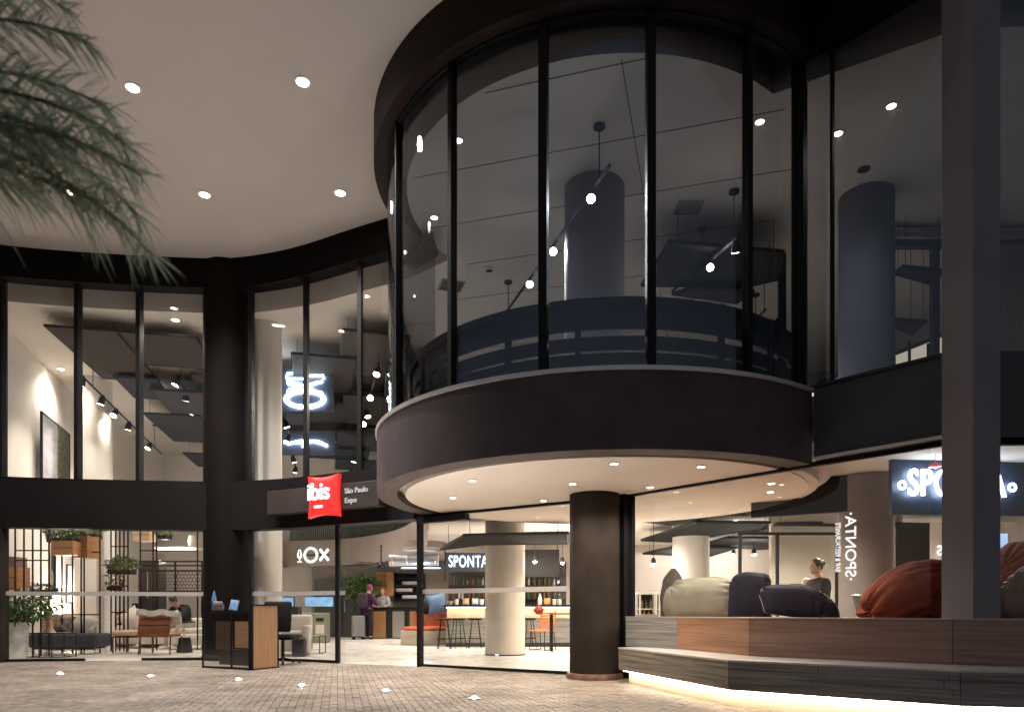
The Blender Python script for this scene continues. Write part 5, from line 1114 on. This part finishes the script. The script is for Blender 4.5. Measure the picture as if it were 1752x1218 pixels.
    hb.ell(hc+hM@Vector((0,.022,.028)),(.088,.098,.110),20,14,hM)
    if hairstyle=='bun': hb.ell(hc+hM@Vector((0,.115,.05)),(.045,.045,.045),12,8,hM)
    if hairstyle=='long': hb.ell(hc+hM@Vector((0,.05,-.08)),(.09,.065,.15),14,10,hM)
    hb.build('hair',hair,t,True)
    return t,D
M_dh=mat('dark_hair',(.015,.010,.008),.45,0,.4,30); M_suit=fab('dark_suit',(.018,.017,.020)); M_pur=fab('plum_coat',(.065,.018,.055)); M_dk=fab('dark_trousers',(.022,.018,.024)); M_shoe=mat('dark_shoe',(.02,.018,.018),.4)
t,D=person('person in a plum coat with backpack, back turned, at the reception counter',put(628,23.2),R(150),dict(ell=(-.25,-.10,1.14),wrl=(-.14,-.34,1.08),elr=(.25,-.12,1.14),wrr=(.16,-.36,1.10),chest=(0,-.05,1.33),neck=(0,-.07,1.47),head=(0,-.10,1.55)),M_pur,M_dk,mat('magenta_knit',(.30,.03,.13),.8,0,.2,20),M_shoe,'short',1.04,(0,R(12)),long_coat=True)
bp=MB().rbox(0,.22,1.22,.34,.20,.46,.08); bp.build('backpack',fab('grey_plum_pack',(.045,.03,.045)),t,True)
t=thing('suitcase','grey upright suitcase beside the guest in plum','suitcase',put(613,22.9),R(30)); MB().rbox(0,0,.44,.40,.24,.68,.05).build('shell',mat('silver_shell',(.22,.22,.23),.35,.2),t,True); f_=MB(); f_.tube([(-.12,.08,.78),(-.12,.08,1.08),(.12,.08,1.08),(.12,.08,.78)],.012,6); f_.build('handle',M_black,t)
for sx in(-.15,.15):
    for sy in(-.08,.08): MB().lathe([(.001,-.02),(.04,-.02),(.04,.02),(.001,.02)],n=12).build('wheel',M_black,t,True)
for o,(sx,sy) in zip([o for o in C.objects if o.parent==t and o.name.startswith('wheel')],[(a,b) for a in(-.15,.15) for b in(-.08,.08)]): o.location=(sx,sy,.045); o.rotation_euler=(0,pi/2,0)
person('person with red hair and grey patterned top behind the reception counter',put(656,24.75),R(-20),dict(ell=(-.26,-.06,1.12),wrl=(-.14,-.26,1.08),elr=(.26,-.08,1.12),wrr=(.12,-.28,1.08)),mat('grey_pattern',(.22,.21,.22),.8,0,.9,22),M_dk,mat('copper_hair',(.28,.05,.015),.5,0,.3,25),M_shoe,'long',1.0,(0,R(15)))
person('person in black top and pale trousers sitting bent forward on the white sofa',put(318,17.35),R(-18),dict(pelvis=(0,.02,.56),spine=(0,-.06,.74),chest=(.02,-.20,.95),neck=(.03,-.30,1.06),head=(.03,-.36,1.11),shl=(-.17,-.20,1.00),shr=(.20,-.20,1.00),ell=(-.24,-.38,.80),elr=(.26,-.40,.80),wrl=(-.10,-.52,.74),wrr=(.10,-.54,.74),hipl=(-.10,0,.54),hipr=(.10,0,.54),knl=(-.15,-.42,.55),knr=(.17,-.44,.55),anl=(-.15,-.46,.09),anr=(.15,-.42,.09),tol=(-.17,-.62,.045),tor=(.17,-.58,.045)),fab('black_tee',(.02,.021,.024)),fab('stone_trousers',(.36,.31,.26)),M_dh,mat('white_shoe',(.6,.58,.55),.5),'short',1.0,(R(-25),R(40)))
person('person with dark hair in a bun and black suit, walking left behind the bean bags',(X(1400,10.5),10.5,.012),R(-82),dict(elr=(.22,-.05,1.12),wrr=(.18,-.24,1.02),ell=(-.22,.06,1.12),wrl=(-.2,-.06,.9),anl=(-.1,.22,.11),knl=(-.1,.04,.49),tol=(-.1,.08,.045),anr=(.1,-.18,.09),knr=(.1,-.14,.48),tor=(.1,-.34,.045)),M_suit,M_suit,M_dh,M_shoe,'bun',.96,(0,R(6)))
t=thing('white_bust','white sculpted bust on a pedestal in front of the woman in black','bust',(X(1380,10.9),10.9,.01)); MB().lathe([(.16,0),(.15,1.02),(.17,1.05),(.001,1.05)],n=24).build('pedestal',M_ceil,t,True)
MB().lathe([(.09,1.05),(.07,1.10),(.05,1.14),(.14,1.22),(.16,1.28),(.06,1.34),(.055,1.38),(.09,1.44),(.10,1.52),(.07,1.60),(.001,1.62)],n=22).build('bust',mat('white_gypsum',(.62,.60,.58),.6),t,True); t.scale=(.8,.8,.88)
# ------------------------------------------------------------------ palm at the left
KP=.62
KP=.62
def PP(px,py,Y): return P(px,py,Y*KP)
t=thing('palm_tree','feathery palm whose grey green fronds hang into view before the canopy at upper left','palm tree',(-4.55*KP,4.0*KP,-.01))
base=Vector(t.location); tr=MB(); tr.tube([(0,0,0),(.03,0,.95),(.01,0,1.9),(.07,0,2.72)],[.13,.10,.09,.10],14); tr.build('trunk',mat('palm_bark',(.09,.065,.045),.9,0,.4,10,.6,40),t,True)
crown=Vector((.07,0,2.76))
def frond(mid, tip, n=120, ll=.40, m=M_palm, wd=.012, dens=1):
    a=crown; b=mid-base; c=tip-base; fb=MB(); pr=[]
    for i in range(n+1):
        u=i/n; pr.append(a*(1-u)**2+b*2*u*(1-u)+c*u*u)
    fb.tube(pr,[.011*(1-.85*i/n)+.002 for i in range(n+1)],6)
    for i in range(int(n*.18),n):
        u=i/n; d_=(pr[i+1]-pr[i]).normalized()
        for rep in range(dens):
            sd=d_.cross(Vector((0,0,1))).normalized(); up=sd.cross(d_).normalized()
            for s in(-1,1):
                L_=KP*ll*(.45+.75*sin(pi*min(1,.12+u*.86)))*random.uniform(.7,1.15)
                an=random.gauss(0,.5); side=sd*s*cos(an)+up*sin(an)
                dd=(side*.75+d_*random.uniform(.45,.9)).normalized(); p0=pr[i]+d_*random.uniform(0,.01); g_=random.uniform(.15,.5)
                pts=[p0+dd*L_*q-Vector((0,0,g_*L_*q*q)) for q in(0,.35,.7,1)]
                wv=dd.cross(Vector((random.gauss(0,1),random.gauss(0,1),random.gauss(0,1)))).normalized(); w_=KP*wd*random.uniform(.6,1.2)
                fb.add([pts[0]-wv*w_*.4,pts[0]+wv*w_*.4,pts[1]+wv*w_*.55,pts[1]-wv*w_*.55,pts[2]+wv*w_*.35,pts[2]-wv*w_*.35,pts[3]],[(0,1,2,3),(3,2,4,5),(5,4,6)])
    return fb.build('frond',m,t)
M_palm2=leafmat('palm_pale_green',(.21,.235,.18))
frond(PP(40,95,4.0),PP(218,250,4.1)); frond(PP(60,200,4.3),PP(262,440,4.2),m=M_palm2); frond(PP(-60,-40,3.9),PP(150,75,4.1),ll=.34); frond(PP(-40,260,4.0),PP(170,345,4.3)); frond(PP(-80,180,3.7),PP(120,240,3.9),m=M_palm); frond(PP(-150,250,4.2),PP(60,330,4.5),ll=.36)
frond(PP(-20,60,4.4),PP(190,190,4.5),m=M_palm2,ll=.46); frond(PP(30,150,4.5),PP(238,370,4.4),m=M_palm,ll=.44); frond(PP(-90,-120,4.2),PP(120,20,4.5),m=M_palm2,ll=.34); frond(PP(0,140,3.9),PP(240,300,3.9),m=M_palm,ll=.40)
# palms' outer fronds out of frame
for k in range(5):
    an=R(140+k*45); frond(base+crown+Vector((cos(an)*.6,sin(an)*.6,.37)),base+crown+Vector((cos(an)*1.2,sin(an)*1.2,-.2)),n=40,dens=1)
